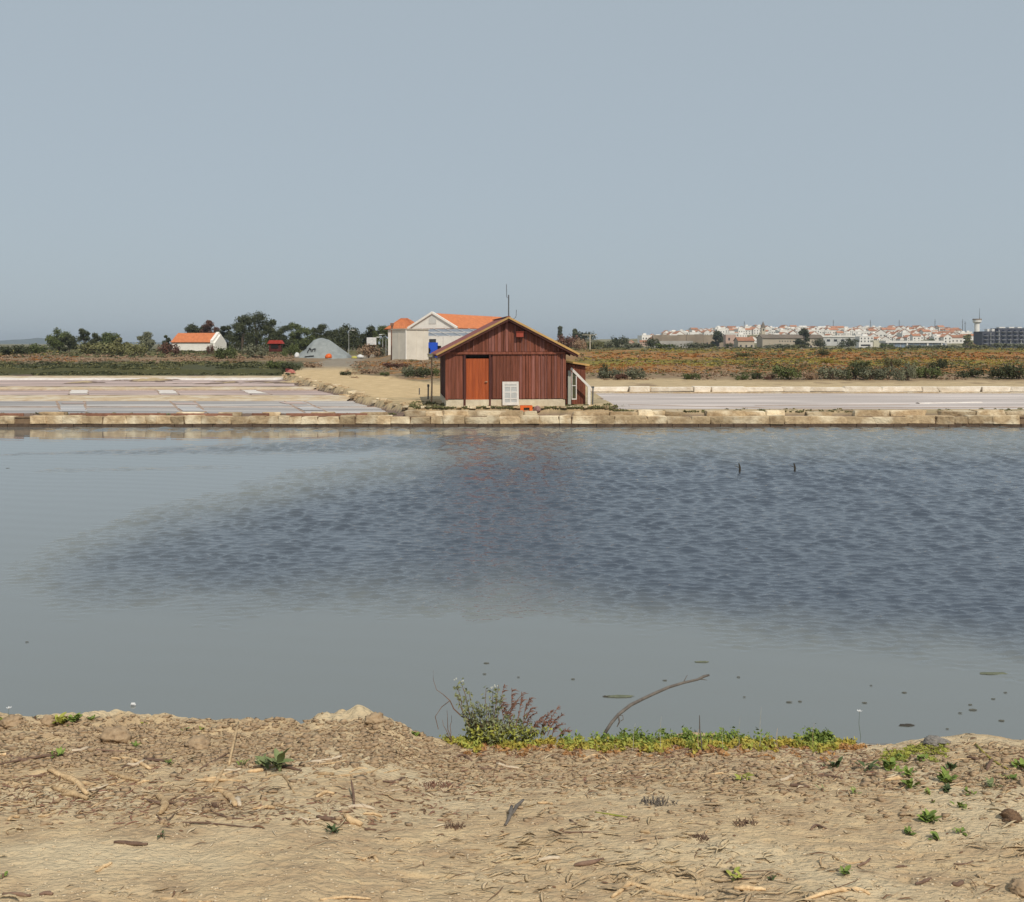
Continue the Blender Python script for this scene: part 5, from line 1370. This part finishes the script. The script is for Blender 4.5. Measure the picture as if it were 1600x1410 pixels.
stm.build('stem', twigp, sb)
g = np.random.default_rng(9)
LP = np.array([tuple(q) for q in leafP]) + g.normal(size=(len(leafP), 3)) * (.012, .014, .012)
V, Fq = leafcloud(LP, np.full((len(LP), 3), .004), 2, .0105, .38, 12, .5)
link('foliage', npmesh('foliage', V, Fq), lgg, sb)
V, Fq = leafcloud(LP[(LP[:, 2] < np.median(LP[:, 2]))], np.full((int((LP[:, 2] < np.median(LP[:, 2])).sum()), 3), .02), 3, .010, .4, 13, .5)
link('lower_foliage', npmesh('lower_foliage', V, Fq), lyg, sb)
fb = MB()
for (px_, py_) in ((712, 1061), (722, 1064), (776, 1071), (768, 1075)):
    q = P3(px_, py_, 4.74)
    for k in range(3): fb.box(-.003, .003, -.003, .003, -.002, .002, Matrix.Translation(q + Vector((gl.uniform(-.01, .01), gl.uniform(-.01, .01), gl.uniform(-.003, .003)))))
fb.build('flower', mat('flower_grey', (.52, .52, .46), (.4, .4, .34), 40), sb)
# red seedheads: fans of fine sprays leaning left to right
sd = MB(); gl = random.Random(8)
def spray(bx_, by_, ex, ey, n, w, Y=4.74):
    b_, e = P3(bx_, by_, Y), P3(ex, ey, Y + gl.uniform(-.03, .05)); c_ = b_.lerp(e, .55) + Vector((gl.uniform(-.025, .01), 0, gl.uniform(0, .02)))
    pt = [b_, b_.lerp(c_, .5), c_, c_.lerp(e, .5) + Vector((0, 0, .004)), e]; sd.tube(pt, [.0022, .002, .0016, .0013, .0008], 4)
    for k in range(n):
        t = gl.uniform(.25, 1) * 3.99; i = int(t); q = pt[i].lerp(pt[i + 1], t - i); L2 = w * gl.uniform(.35, 1.1)
        d = Vector((gl.uniform(-.15, 1) * L2, gl.uniform(-.5, .5) * L2, gl.uniform(-.15, .6) * L2)); m1 = q + d * .5 + Vector((0, 0, .15 * L2)); sd.tube([q, m1, q + d], [.0013, .0020, .0006], 4)
for (bx_, by_, ex, ey) in ((790, 1140, 788, 1072), (795, 1140, 800, 1078), (805, 1140, 815, 1085), (815, 1142, 828, 1092), (810, 1145, 832, 1105), (820, 1145, 838, 1115), (800, 1140, 782, 1096), (825, 1146, 845, 1128),
                           (845, 1148, 862, 1112), (850, 1150, 872, 1106), (855, 1150, 878, 1118), (862, 1152, 882, 1132), (868, 1154, 890, 1145), (850, 1150, 858, 1128), (800, 1142, 806, 1098), (835, 1148, 850, 1120)):
    spray(bx_, by_, ex, ey, 34, .034, 4.73 + gl.uniform(-.04, .06))
sd.build('seedhead', lrd, sb)

# bare bent branch over the water
bb = thing('bent_branch', 'bare grey branch arching from the bank crest out over the water', 'branch', (0, 0, 0))
pts_ = [P3(*q) for q in ((945, 1146, 4.72), (955, 1130, 4.74), (966, 1117, 4.77), (985, 1102, 4.80), (1005, 1092, 4.84), (1022, 1084, 4.86), (1045, 1074, 4.9), (1068, 1067, 4.92), (1090, 1062, 4.95), (1100, 1057, 4.97), (1108, 1055, 4.98))]
MB().tube(pts_, [.0075, .0075, .0075, .008, .0075, .0075, .007, .0065, .006, .007, .005], 8).build('limb', twigg, bb, smooth=True)
MB().tube([P3(966, 1118, 4.77), P3(968, 1128, 4.75), P3(964, 1136, 4.75)], [.004, .004, .002], 6).tube([P3(966, 1118, 4.77), P3(973, 1118, 4.77), P3(974, 1124, 4.76), P3(970, 1127, 4.76)], .002, 5).tube([P3(1068, 1066, 4.92), P3(1074, 1055, 4.93)], [.0025, .001], 5).tube([P3(1093, 1061, 4.96), P3(1105, 1063, 4.96)], [.0035, .001], 5).build('side_twig', twigg, bb)
def stick(ptspx, rad, m, label, name='dry_stick', cat='stick', lifts=None, flat=.8, n=7):
    pts_ = []
    for i, (a, b_) in enumerate(ptspx):
        q = near_at(a, b_); q.z += rad * .6 + (lifts[i] if lifts else 0); pts_.append(q)
    k = len(pts_)
    # smooth by catmull midpoints
    out = []
    for i in range(k - 1):
        p0, p1, p2, p3 = pts_[max(i - 1, 0)], pts_[i], pts_[i + 1], pts_[min(i + 2, k - 1)]
        for t in (0, .33, .66): out.append(.5 * ((2 * p1) + (-p0 + p2) * t + (2 * p0 - 5 * p1 + 4 * p2 - p3) * t * t + (-p0 + 3 * p1 - 3 * p2 + p3) * t ** 3))
    out.append(pts_[-1]); kk = len(out)
    for q in out: q.x += random.uniform(-.2, .2) * rad; q.z += random.uniform(-.25, .25) * rad
    rr_ = [rad * (.45 + .6 * math.sin(math.pi * (i + .7) / (kk + .4))) * random.uniform(.8, 1.2) for i in range(kk)]
    return tag(MB().tube(out, rr_, n, flat).build(name, m, smooth=True), label, cat)
lit4m = mat('root_end', (.70, .58, .42), (.5, .38, .26), 60, .9, bump=.003)
SK = [
    ([(75, 1208), (100, 1216), (120, 1225), (135, 1245)], .012, straw, 'upper broad straw coloured pod of the left pair', 'dry_pod', 'pod'),
    ([(82, 1232), (105, 1240), (120, 1245), (137, 1252)], .012, straw, 'lower broad straw pod lying under the upper left one', 'dry_pod', 'pod'),
    ([(160, 1203), (178, 1212), (200, 1218), (218, 1222)], .009, straw, 'pale pod pointing right between the left pair and the twigs', 'dry_pod', 'pod'),
    ([(212, 1228), (222, 1223), (234, 1221)], .006, straw, 'short pale chip at the end of the pale pod', 'dry_pod', 'pod'),
    ([(245, 1246), (255, 1252), (258, 1262), (250, 1275)], .013, straw, 'curled pod bending downward below the twigs', 'dry_pod', 'pod'),
    ([(333, 1236), (350, 1240), (362, 1252), (368, 1262)], .013, straw, 'thick pod piece at the centre of the broken root', 'dry_pod', 'pod'),
    ([(330, 1240), (338, 1225), (345, 1210), (352, 1200)], .008, straw, 'forked root arm rising towards the crest at left', 'dry_root', 'root'),
    ([(305, 1220), (325, 1222), (350, 1221), (378, 1222)], .007, straw, 'pale flat chip beside the forked root', 'dry_root', 'root'),
    ([(362, 1258), (370, 1250), (375, 1262)], .010, lit4m, 'whitish broken end of the thick root', 'dry_root', 'root'),
    ([(0, 1196), (40, 1188), (80, 1182), (140, 1180), (210, 1176)], .006, twigp, 'long brown stem lying across the left bank', 'dry_stick', 'stick'),
    ([(88, 1170), (130, 1171), (170, 1175), (220, 1177)], .004, twigp, 'thin pale stem above the long brown one', 'dry_stick', 'stick'),
    ([(312, 1203), (335, 1190), (358, 1178)], .005, twigp, 'slanted brown twig left of the upright dry stick', 'dry_stick', 'stick'),
    ([(358, 1197), (364, 1178), (373, 1155)], .006, straw, 'upright dry stick standing on the left bank', 'dry_stick', 'stick', [0, .03, .07]),
    ([(225, 1250), (260, 1258), (300, 1252), (335, 1246)], .006, twigp, 'brown stick running between the curled pod and the root', 'dry_stick', 'stick'),
    ([(240, 1287), (290, 1286), (350, 1290), (400, 1296)], .003, twigp, 'thin wavy twig below the broken root', 'dry_stick', 'stick'),
    ([(178, 1318), (205, 1320), (230, 1322)], .007, twigp, 'short dark chip under the thin wavy twig', 'bark_chip', 'bark'),
    ([(150, 1364), (162, 1356), (175, 1350)], .006, straw, 'short slanted straw chip near lower left', 'bark_chip', 'bark'),
    ([(538, 1278), (552, 1286), (566, 1293)], .013, straw, 'brown rolled pod lying below the small upright twig', 'dry_pod', 'pod'),
    ([(554, 1265), (552, 1250), (549, 1238)], .004, twigp, 'small upright twig above the brown rolled pod', 'dry_stick', 'stick', [0, .02, .04]),
    ([(570, 1298), (580, 1297), (588, 1299)], .005, twigp, 'tiny twig right of the rolled pod', 'dry_stick', 'stick'),
    ([(405, 1222), (430, 1212), (445, 1216), (460, 1240)], .005, straw, 'arched straw stem under the pale rosette', 'dry_stick', 'stick'),
    ([(430, 1258), (455, 1266), (485, 1272)], .006, straw, 'pale stem chip right of the arched straw', 'dry_stick', 'stick'),
    ([(495, 1216), (540, 1213), (580, 1208), (598, 1198)], .005, straw, 'long curved straw stem left of centre', 'dry_stick', 'stick'),
    ([(576, 1342), (582, 1338), (590, 1348)], .006, straw, 'small forked chip on the sand below the rolled pod', 'bark_chip', 'bark'),
    ([(555, 1340), (565, 1344), (573, 1343)], .006, straw, 'little flat chip left of the forked chip', 'bark_chip', 'bark'),
    ([(800, 1276), (808, 1266), (818, 1260)], .006, twigg, 'dark bark splinter leaning in the centre sand', 'bark_chip', 'bark', [0, .012, .02]),
    ([(790, 1292), (797, 1280), (800, 1270)], .007, twigg, 'dark splinter left of the leaning centre one', 'bark_chip', 'bark', [0, .012, .02]),
    ([(912, 1188), (928, 1181), (940, 1183), (950, 1190)], .006, straw, 'arched straw stem on the centre slope', 'dry_stick', 'stick'),
    ([(860, 1163), (885, 1156), (920, 1153), (970, 1153), (1010, 1160)], .0045, straw, 'long pale stem lying along the yellow succulents', 'dry_stick', 'stick'),
    ([(1020, 1180), (1050, 1176), (1080, 1171), (1110, 1172)], .0045, twigp, 'dark brown twig below the yellow strip', 'dry_stick', 'stick'),
    ([(840, 1257), (855, 1256), (862, 1258)], .007, straw, 'small orange tan chip on the centre sand', 'bark_chip', 'bark'),
    ([(930, 1270), (950, 1273), (980, 1278)], .003, lyg, 'thin greenish stem lying centre right', 'dry_stick', 'stick'),
    ([(870, 1302), (900, 1302), (935, 1301)], .003, twigp, 'thin straight twig on the smooth centre sand', 'dry_stick', 'stick'),
    ([(890, 1282), (898, 1288), (908, 1292)], .004, twigp, 'short curved twig left of the greenish stem', 'dry_stick', 'stick'),
    ([(1000, 1300), (1007, 1302), (1016, 1302)], .006, straw, 'small tan seed shaped chip right of centre', 'bark_chip', 'bark'),
    ([(1234, 1229), (1248, 1230), (1264, 1231)], .008, twigp, 'brown bark piece on the right slope', 'bark_chip', 'bark'),
    ([(1268, 1217), (1290, 1213), (1312, 1216)], .005, twigp, 'reddish twig above the brown bark piece', 'dry_stick', 'stick'),
    ([(1380, 1216), (1392, 1215), (1400, 1217)], .005, twigp, 'short reddish twig beside the trailing green patch', 'dry_stick', 'stick'),
    ([(955, 1404), (975, 1390), (985, 1384), (1010, 1392), (1050, 1401), (1100, 1408)], .009, straw, 'large forked straw stem at the bottom edge centre', 'dry_stick', 'stick'),
    ([(1258, 1409), (1290, 1398), (1320, 1392), (1345, 1393), (1360, 1400)], .007, straw, 'arched orange tan root at the bottom edge right of centre', 'dry_root', 'root'),
    ([(250, 1405), (290, 1409), (330, 1412)], .006, straw, 'orange tan stem at the bottom edge left', 'dry_stick', 'stick'),
    ([(500, 1408), (540, 1406), (580, 1407)], .005, straw, 'thin straw stem at the bottom edge', 'dry_stick', 'stick'),
    ([(1541, 1206), (1547, 1199), (1551, 1195)], .007, twigp, 'dark reddish splinter on the right slope', 'bark_chip', 'bark', [0, .01, .02]),
    ([(1525, 1165), (1545, 1185), (1560, 1195), (1575, 1204)], .006, ly, 'yellow dead stem running down the right crest', 'dry_stick', 'stick'),
    ([(1267, 1298), (1275, 1291), (1292, 1296)], .004, twigp, 'thin bent twig on the right sand', 'dry_stick', 'stick'),
    ([(1340, 1355), (1352, 1350), (1360, 1343)], .004, twigp, 'curved twig near the bottom right', 'dry_stick', 'stick'),
    ([(1490, 1351), (1505, 1352), (1520, 1347)], .003, twigp, 'thin dark twig near the lower right edge', 'dry_stick', 'stick'),
    ([(5, 1399), (25, 1399), (48, 1402)], .006, twigp, 'flat brown stick at the bottom left corner', 'dry_stick', 'stick'),
    ([(62, 1400), (72, 1398), (82, 1400)], .007, twigp, 'short dark chip right of the bottom left stick', 'bark_chip', 'bark'),
    ([(0, 1182), (12, 1181), (24, 1184)], .007, straw, 'pale stick end at the left frame edge', 'dry_stick', 'stick'),
]
for a in SK: stick(a[0], a[1], a[2], a[3], a[4], a[5], a[6] if len(a) > 6 else None)
gs_ = random.Random(77)
for k in range(64):
    left_ = k < 44
    px_ = gs_.uniform(5, 620) if left_ else gs_.uniform(620, 1560); py_ = gs_.uniform(1175, 1285) if left_ else gs_.choice([gs_.uniform(1175, 1240), gs_.uniform(1340, 1400)])
    L_px = gs_.uniform(16, 52); an = gs_.gauss(0, .45); bd = gs_.gauss(0, 6)
    stick([(px_, py_), (px_ + L_px * .5, py_ + math.sin(an) * L_px * .25 + bd * .5), (px_ + L_px, py_ + math.sin(an) * L_px * .5)], gs_.choice([.003, .004, .006, .008]), gs_.choice([straw, straw, twigp, lit4m]),
          'broken dry stem piece lying in the litter of the left bank slope' if left_ else 'broken dry stem piece lying on the right and central sand', 'dry_twig', 'twig')['group'] = 'dry stems on the left bank slope' if left_ else 'dry stems on the right and central sand'
# dead standing stalks and flower on the crest
stalkm = mat('stalk_pale', (.50, .48, .40), (.36, .33, .26), 60, .9)
for px_, yb, yt, rad, m_, lab in ((1096, 1146, 1118, .0035, twigg, 'thick dark broken stalk standing in the yellow strip'), (1090, 1160, 1140, .0025, straw, 'pale stalk leaning left of the dark broken stalk'),
                        (1186, 1150, 1105, .0018, stalkm, 'tallest thin white dry stalk on the crest'), (1030, 1150, 1120, .0018, stalkm, 'thin white stalk left of the dark broken one'), (987, 1146, 1130, .0018, stalkm, 'short white stalk right of the branch foot'),
                        (1153, 1150, 1120, .0013, stalkm, 'faint thin stalk left of the tallest white one'), (1128, 1150, 1134, .0015, stalkm, 'short pale stalk, leftmost of the right trio'), (1213, 1152, 1138, .0018, straw, 'short pale stalk right of the tallest one'), (1268, 1150, 1130, .0015, straw, 'dry stalk at the left of the green mound')):
    b_ = near_at(px_, float(np.interp(px_, CRX, CRY)) + 9); b_.z -= .01
    e = P3(px_ + (3 if rad < .003 else -1) + random.uniform(-2, 3), yt, b_.y); rad *= .62 if rad < .003 else 1
    tag(MB().tube([b_, b_.lerp(e, .3) + Vector((.003, 0, 0)), b_.lerp(e, .6) + Vector((-.002, .002, 0)), e], [rad, rad * .95, rad * .9, rad * .4], 6).build('dry_stalk', m_), lab, 'stalk')
for px_, yb, yt, lab in ((1343, 1152, 1113, 'white flower on a thin stalk above the green mound'), (14, 1128, 1108, 'tiny pale flower on the crest at far left')):
    b_ = near_at(px_, float(np.interp(px_, CRX, CRY)) + 9); e = P3(px_, yt, b_.y)
    fl = thing('white_flower', lab, 'flower', b_)
    MB().tube([(0, 0, -.005), (e - b_) * .35 + Vector((.005, 0, 0)), (e - b_) * .7 + Vector((-.003, 0, 0)), e - b_], [.0009, .0009, .0008, .0006], 5).build('stem', lgd, fl)
    mb_ = MB()
    for k in range(6):
        a = k * 1.05; d = Vector((math.cos(a) * .010, math.sin(a) * .010, .006)); q = e - b_
        mb_.add([q, q + d + Vector((-d.y, d.x, 0)) * .4, q + d * 1.3, q + d + Vector((d.y, -d.x, 0)) * .4], [(0, 1, 2, 3)])
    mb_.build('petal', whl, fl)
# dark clods and tufts
clodm = mat('clod', (.46, .33, .20), (.28, .19, .115), 30, .95, bump=.006, bscale=60)
for px_, py_, w, h_, m_, lab, cat in ((1582, 1284, 34, 22, mat('hairy_clod', (.25, .15, .08), (.10, .06, .04), 60, .95, bump=.01, bscale=90, stretch=(1, 1, 3)), 'dark shaggy root clod at the right frame edge', 'clod'),
                      (585, 1130, 30, 20, clodm, 'pale lump of earth on top of the small mound', 'clod'), (180, 1158, 44, 26, clodm, 'large rounded earth clod with a dark hollow on the left crest', 'clod'),
                      (310, 1168, 40, 18, clodm, 'rounded earth clod right of the hollow one', 'clod'), (75, 1132, 24, 18, clodm, 'pointed earth clod on the left crest', 'clod'),
                      (20, 1133, 36, 18, clodm, 'pale earth clod at the left end of the crest', 'clod'), (1465, 1162, 38, 11, mat('ash_clod', (.30, .27, .235), (.19, .165, .14), 60, .95, bump=.012, bscale=90), 'greyish ashen lump on the right crest', 'clod'),
                      (1598, 1392, 44, 22, clodm, 'large earth lump in the bottom right corner', 'clod')):
    q = near_at(px_, py_); s = q.y / F
    b2 = bmesh.new(); bmesh.ops.create_icosphere(b2, subdivisions=4, radius=1); sd_ = random.random() * 60
    for vv in b2.verts:
        c = vv.co.copy(); f_ = 1 + .45 * float(fbm(c.x * 1.6 + sd_, c.y * 1.6 + c.z * 2.1, 99, 4)) + .16 * float(fbm(c.x * 7 + sd_, c.y * 7 + c.z * 9, 98, 2)); vv.co = Vector((c.x * w * s / 2 * f_, c.y * w * s / 2.2 * f_, c.z * h_ * s * .55 * f_ + h_ * s * .25))
    m2 = bpy.data.meshes.new('earth_clod'); b2.to_mesh(m2); b2.free(); m2.polygons.foreach_set('use_smooth', [True] * len(m2.polygons))
    o = tag(link('earth_clod', m2, m_), lab, cat); o.location = q
def tuft(px_, py_, wpx, hpx, m_, label, n=60):
    q = near_at(px_, py_); s = q.y / F; mb_ = MB()
    for k in range(n):
        a = random.uniform(0, 6.28); r_ = random.random() ** .6 * wpx * s / 2
        b_ = Vector((math.cos(a) * r_, math.sin(a) * r_ * .6, 0)); d = Vector((random.uniform(-1, 1) * .4, random.uniform(-1, 1) * .4, random.uniform(.2, 1))) * hpx * s * (1.1 - r_ / (wpx * s))
        mb_.tube([b_, b_ + d * .6, b_ + d + Vector((random.uniform(-.006, .006), 0, -.003))], [.0018, .0014, .0006], 4)
    o = tag(mb_.build('dead_tuft', m_), label, 'plant'); o.location = q
tuft(1030, 1258, 60, 16, twigg, 'grey brown dead tuft lying on the centre right sand', 90)
tuft(1165, 1288, 40, 12, twigp, 'small dark dead tuft right of the grey brown one', 50)
tuft(1095, 1313, 30, 10, twigp, 'small dead tuft below the dark one', 40)
tuft(680, 1232, 62, 12, lrd, 'dark reddish dead mat on the slope left of centre', 120)
tuft(710, 1294, 34, 14, twigp, 'dark spiky dead tuft left of the centre splinters', 50)
tuft(1090, 1178, 60, 8, lrd, 'reddish dead creeper under the yellow strip', 80)
tuft(330, 1262, 40, 10, twigp, 'brown fibrous tuft beneath the forked root', 60)

# litter: countless flakes, straws and crumbs
def ribbons(name, m, n, zones, Lr, Wr, label, seed, lift=.35, curve=.35, ang=.45):
    g = np.random.default_rng(seed); pxs = []; pys = []
    for x0, x1, y0, y1, w in zones:
        k = int(n * w); pxs.append(g.uniform(x0, x1, k)); pys.append(g.uniform(y0, y1, k))
    pxs = np.concatenate(pxs); pys = np.concatenate(pys)
    Yv = F * 1.66 / (pys - HY)                     # close to the ground; refine
    for _ in range(6):
        x_ = (pxs - 800) / F * Yv; Yv = F * (H - fg(x_, Yv)) / (pys - HY)
    x_ = (pxs - 800) / F * Yv
    ok = (Yv > 2.3) & (Yv < 5.3) & (fbm(x_ * 2.2, Yv * 2.6, seed + 40, 3) > g.uniform(-.4, .35, len(x_))) & (fbm(x_ * .9, Yv * 1.7, 48, 3) + .12 > g.uniform(-.28, .34, len(x_)))
    x_, Yv = x_[ok], Yv[ok]; n = len(x_)
    L_ = np.exp(g.uniform(np.log(Lr[0]), np.log(Lr[1]), n)); W_ = np.exp(g.uniform(np.log(Wr[0]), np.log(Wr[1]), n))
    th = g.normal(0, ang, n) + np.where(g.random(n) < .12, 1.3, 0); bend = g.normal(0, curve, n)
    tl = g.normal(0, .12, n); roll = g.uniform(-.9, .9, n)
    T = np.linspace(-.5, .5, 5); V = np.zeros((n, 5, 3, 3))
    for i, t in enumerate(T):
        a = th + bend * t * 2; cx_ = x_ + L_ * t * np.cos(th) - L_ * bend * (t * t) * np.sin(th); cy_ = Yv + L_ * t * np.sin(th) + L_ * bend * t * t * np.cos(th)
        cz_ = fg(cx_, cy_) + W_ * lift + np.abs(tl) * L_ * (t + .5) * .8 + L_ * .12 * np.abs(bend) * (1 - 4 * t * t)
        w = W_ * (1 - (2 * abs(t)) ** 2 * .8) * .5
        nx, ny = -np.sin(a), np.cos(a)
        for j, (u_, v_) in enumerate(((-1, 0), (1, 0), (.1, .28))):
            uu = u_ * np.cos(roll) - v_ * np.sin(roll); vv = u_ * np.sin(roll) + v_ * np.cos(roll)
            V[:, i, j, 0] = cx_ + nx * w * uu; V[:, i, j, 1] = cy_ + ny * w * uu; V[:, i, j, 2] = cz_ + w * vv
    base_ = np.arange(n)[:, None] * 15; fs = []
    for i in range(4):
        for j in range(3):
            k = (j + 1) % 3; fs.append(np.stack([base_[:, 0] + i * 3 + j, base_[:, 0] + i * 3 + k, base_[:, 0] + (i + 1) * 3 + k, base_[:, 0] + (i + 1) * 3 + j], 1))
    tag(link(name, npmesh(name, V.reshape(-1, 3), np.concatenate(fs)), m), label, kind='stuff')
ALL = [(-60, 1660, 1130, 1410, .22), (-60, 700, 1175, 1275, .36), (620, 1400, 1165, 1245, .32), (1350, 1660, 1160, 1260, .10)]
lit1 = mat('litter_tan', (.60, .43, .25), (.40, .26, .14), 25, .85); lit2 = mat('litter_brown', (.26, .145, .08), (.15, .08, .05), 25, .9)
lit5 = mat('litter_crust', (.64, .49, .31), (.44, .31, .18), 40, .9, bump=.002, bscale=150)
lit3 = mat('litter_red', (.36, .20, .13), (.24, .12, .08), 25, .85); lit4 = mat('litter_pale', (.70, .57, .39), (.50, .38, .24), 25, .85)
ribbons('straw_litter', lit1, 5200, ALL, (.012, .06), (.003, .010), 'tan straw flakes strewn over the bank', 21)
ribbons('brown_litter', lit2, 5600, ALL, (.010, .05), (.002, .008), 'brown bark crumbs and twigs strewn over the bank', 22)
ribbons('red_litter', lit3, 3600, [(-60, 800, 1190, 1290, .5), (700, 1360, 1165, 1220, .5)], (.012, .05), (.003, .008), 'reddish dead leaf flakes strewn over the bank', 23)
ribbons('pale_litter', lit4, 2200, ALL, (.012, .05), (.003, .010), 'pale dry flakes strewn over the bank', 24)
ribbons('crust_flakes', lit5, 500, [(-60, 1660, 1180, 1410, .6), (500, 1660, 1300, 1410, .4)], (.02, .08), (.004, .013), 'pale curled flakes of dried crust lying on the sand', 26, lift=.12, curve=.3, ang=.3)
ribbons('mud_flakes', sand, 2600, [(-60, 1660, 1150, 1410, 1)], (.02, .09), (.006, .018), 'sand coloured curled mud flakes on the bank', 27, lift=.15, curve=.35, ang=.35)
ribbons('fine_twigs', lit2, 900, ALL, (.05, .15), (.002, .0035), 'fine brown twigs strewn over the bank', 25, curve=.6)
# crumbs of earth, denser on the crest
def crumbs(name, n, zones, sr, m, label, seed):
    g = np.random.default_rng(seed); P = []; Rr = []
    pxs = []; pys = []
    for x0, x1, y0, y1, w in zones:
        k = int(n * w); pxs.append(g.uniform(x0, x1, k)); pys.append(g.uniform(y0, y1, k))
    pxs = np.concatenate(pxs); pys = np.concatenate(pys); Yv = F * 1.7 / (pys - HY)
    for _ in range(6):
        x_ = (pxs - 800) / F * Yv; Yv = np.minimum(F * (H - fg(x_, Yv)) / (pys - HY), 5.3)
    x_ = (pxs - 800) / F * Yv; z_ = fg(x_, Yv); n = len(x_)
    o6 = np.array([(1, 0, 0), (-1, 0, 0), (0, 1, 0), (0, -1, 0), (0, 0, 1), (0, 0, -1)], float)
    r_ = np.exp(g.uniform(np.log(sr[0]), np.log(sr[1]), n))[:, None, None]
    rot = g.normal(size=(n, 3, 3)); q_, _ = np.linalg.qr(rot)
    V = (o6[None] * g.uniform(.35, 1.4, (n, 6, 1))) @ q_ * r_ * np.array((1.5, 1, .55)) + np.stack([x_, Yv, z_ + r_[:, 0, 0] * .2], 1)[:, None]
    f8 = np.array([(0, 2, 4), (2, 1, 4), (1, 3, 4), (3, 0, 4), (2, 0, 5), (1, 2, 5), (3, 1, 5), (0, 3, 5)])
    Fq = (np.arange(n)[:, None, None] * 6 + f8[None]).reshape(-1, 3)
    tag(link(name, npmesh(name, V.reshape(-1, 3), Fq), m), label, kind='stuff')
crumbs('earth_crumbs', 12000, [(-60, 680, 1125, 1200, .42), (680, 1660, 1165, 1230, .22), (-60, 1660, 1200, 1290, .1)], (.002, .018), clodm, 'crumbled earth lumps along the bank crest', 31)
crumbs('pale_grit', 5000, [(-60, 1660, 1140, 1410, 1.0)], (.0015, .006), lit4, 'pale grit and shell bits on the sand', 32)

# ================================================================== AIR
hz_ = MB().box(-5600, 5600, -60, 5600, -1.0, 48.0).build('haze', None)
hm = bpy.data.materials.new('haze_air'); hm.use_nodes = True
hm.node_tree.nodes.clear()
ho = hm.node_tree.nodes.new('ShaderNodeOutputMaterial'); hv = hm.node_tree.nodes.new('ShaderNodeVolumePrincipled')
hv.inputs['Color'].default_value = (.80, .88, .98, 1); hv.inputs['Density'].default_value = .00017; hv.inputs['Anisotropy'].default_value = .2
hm.node_tree.links.new(hv.outputs[0], ho.inputs['Volume'])
hz_.data.materials.append(hm)
tag(hz_, 'thin pale summer haze over the marsh', kind='stuff')
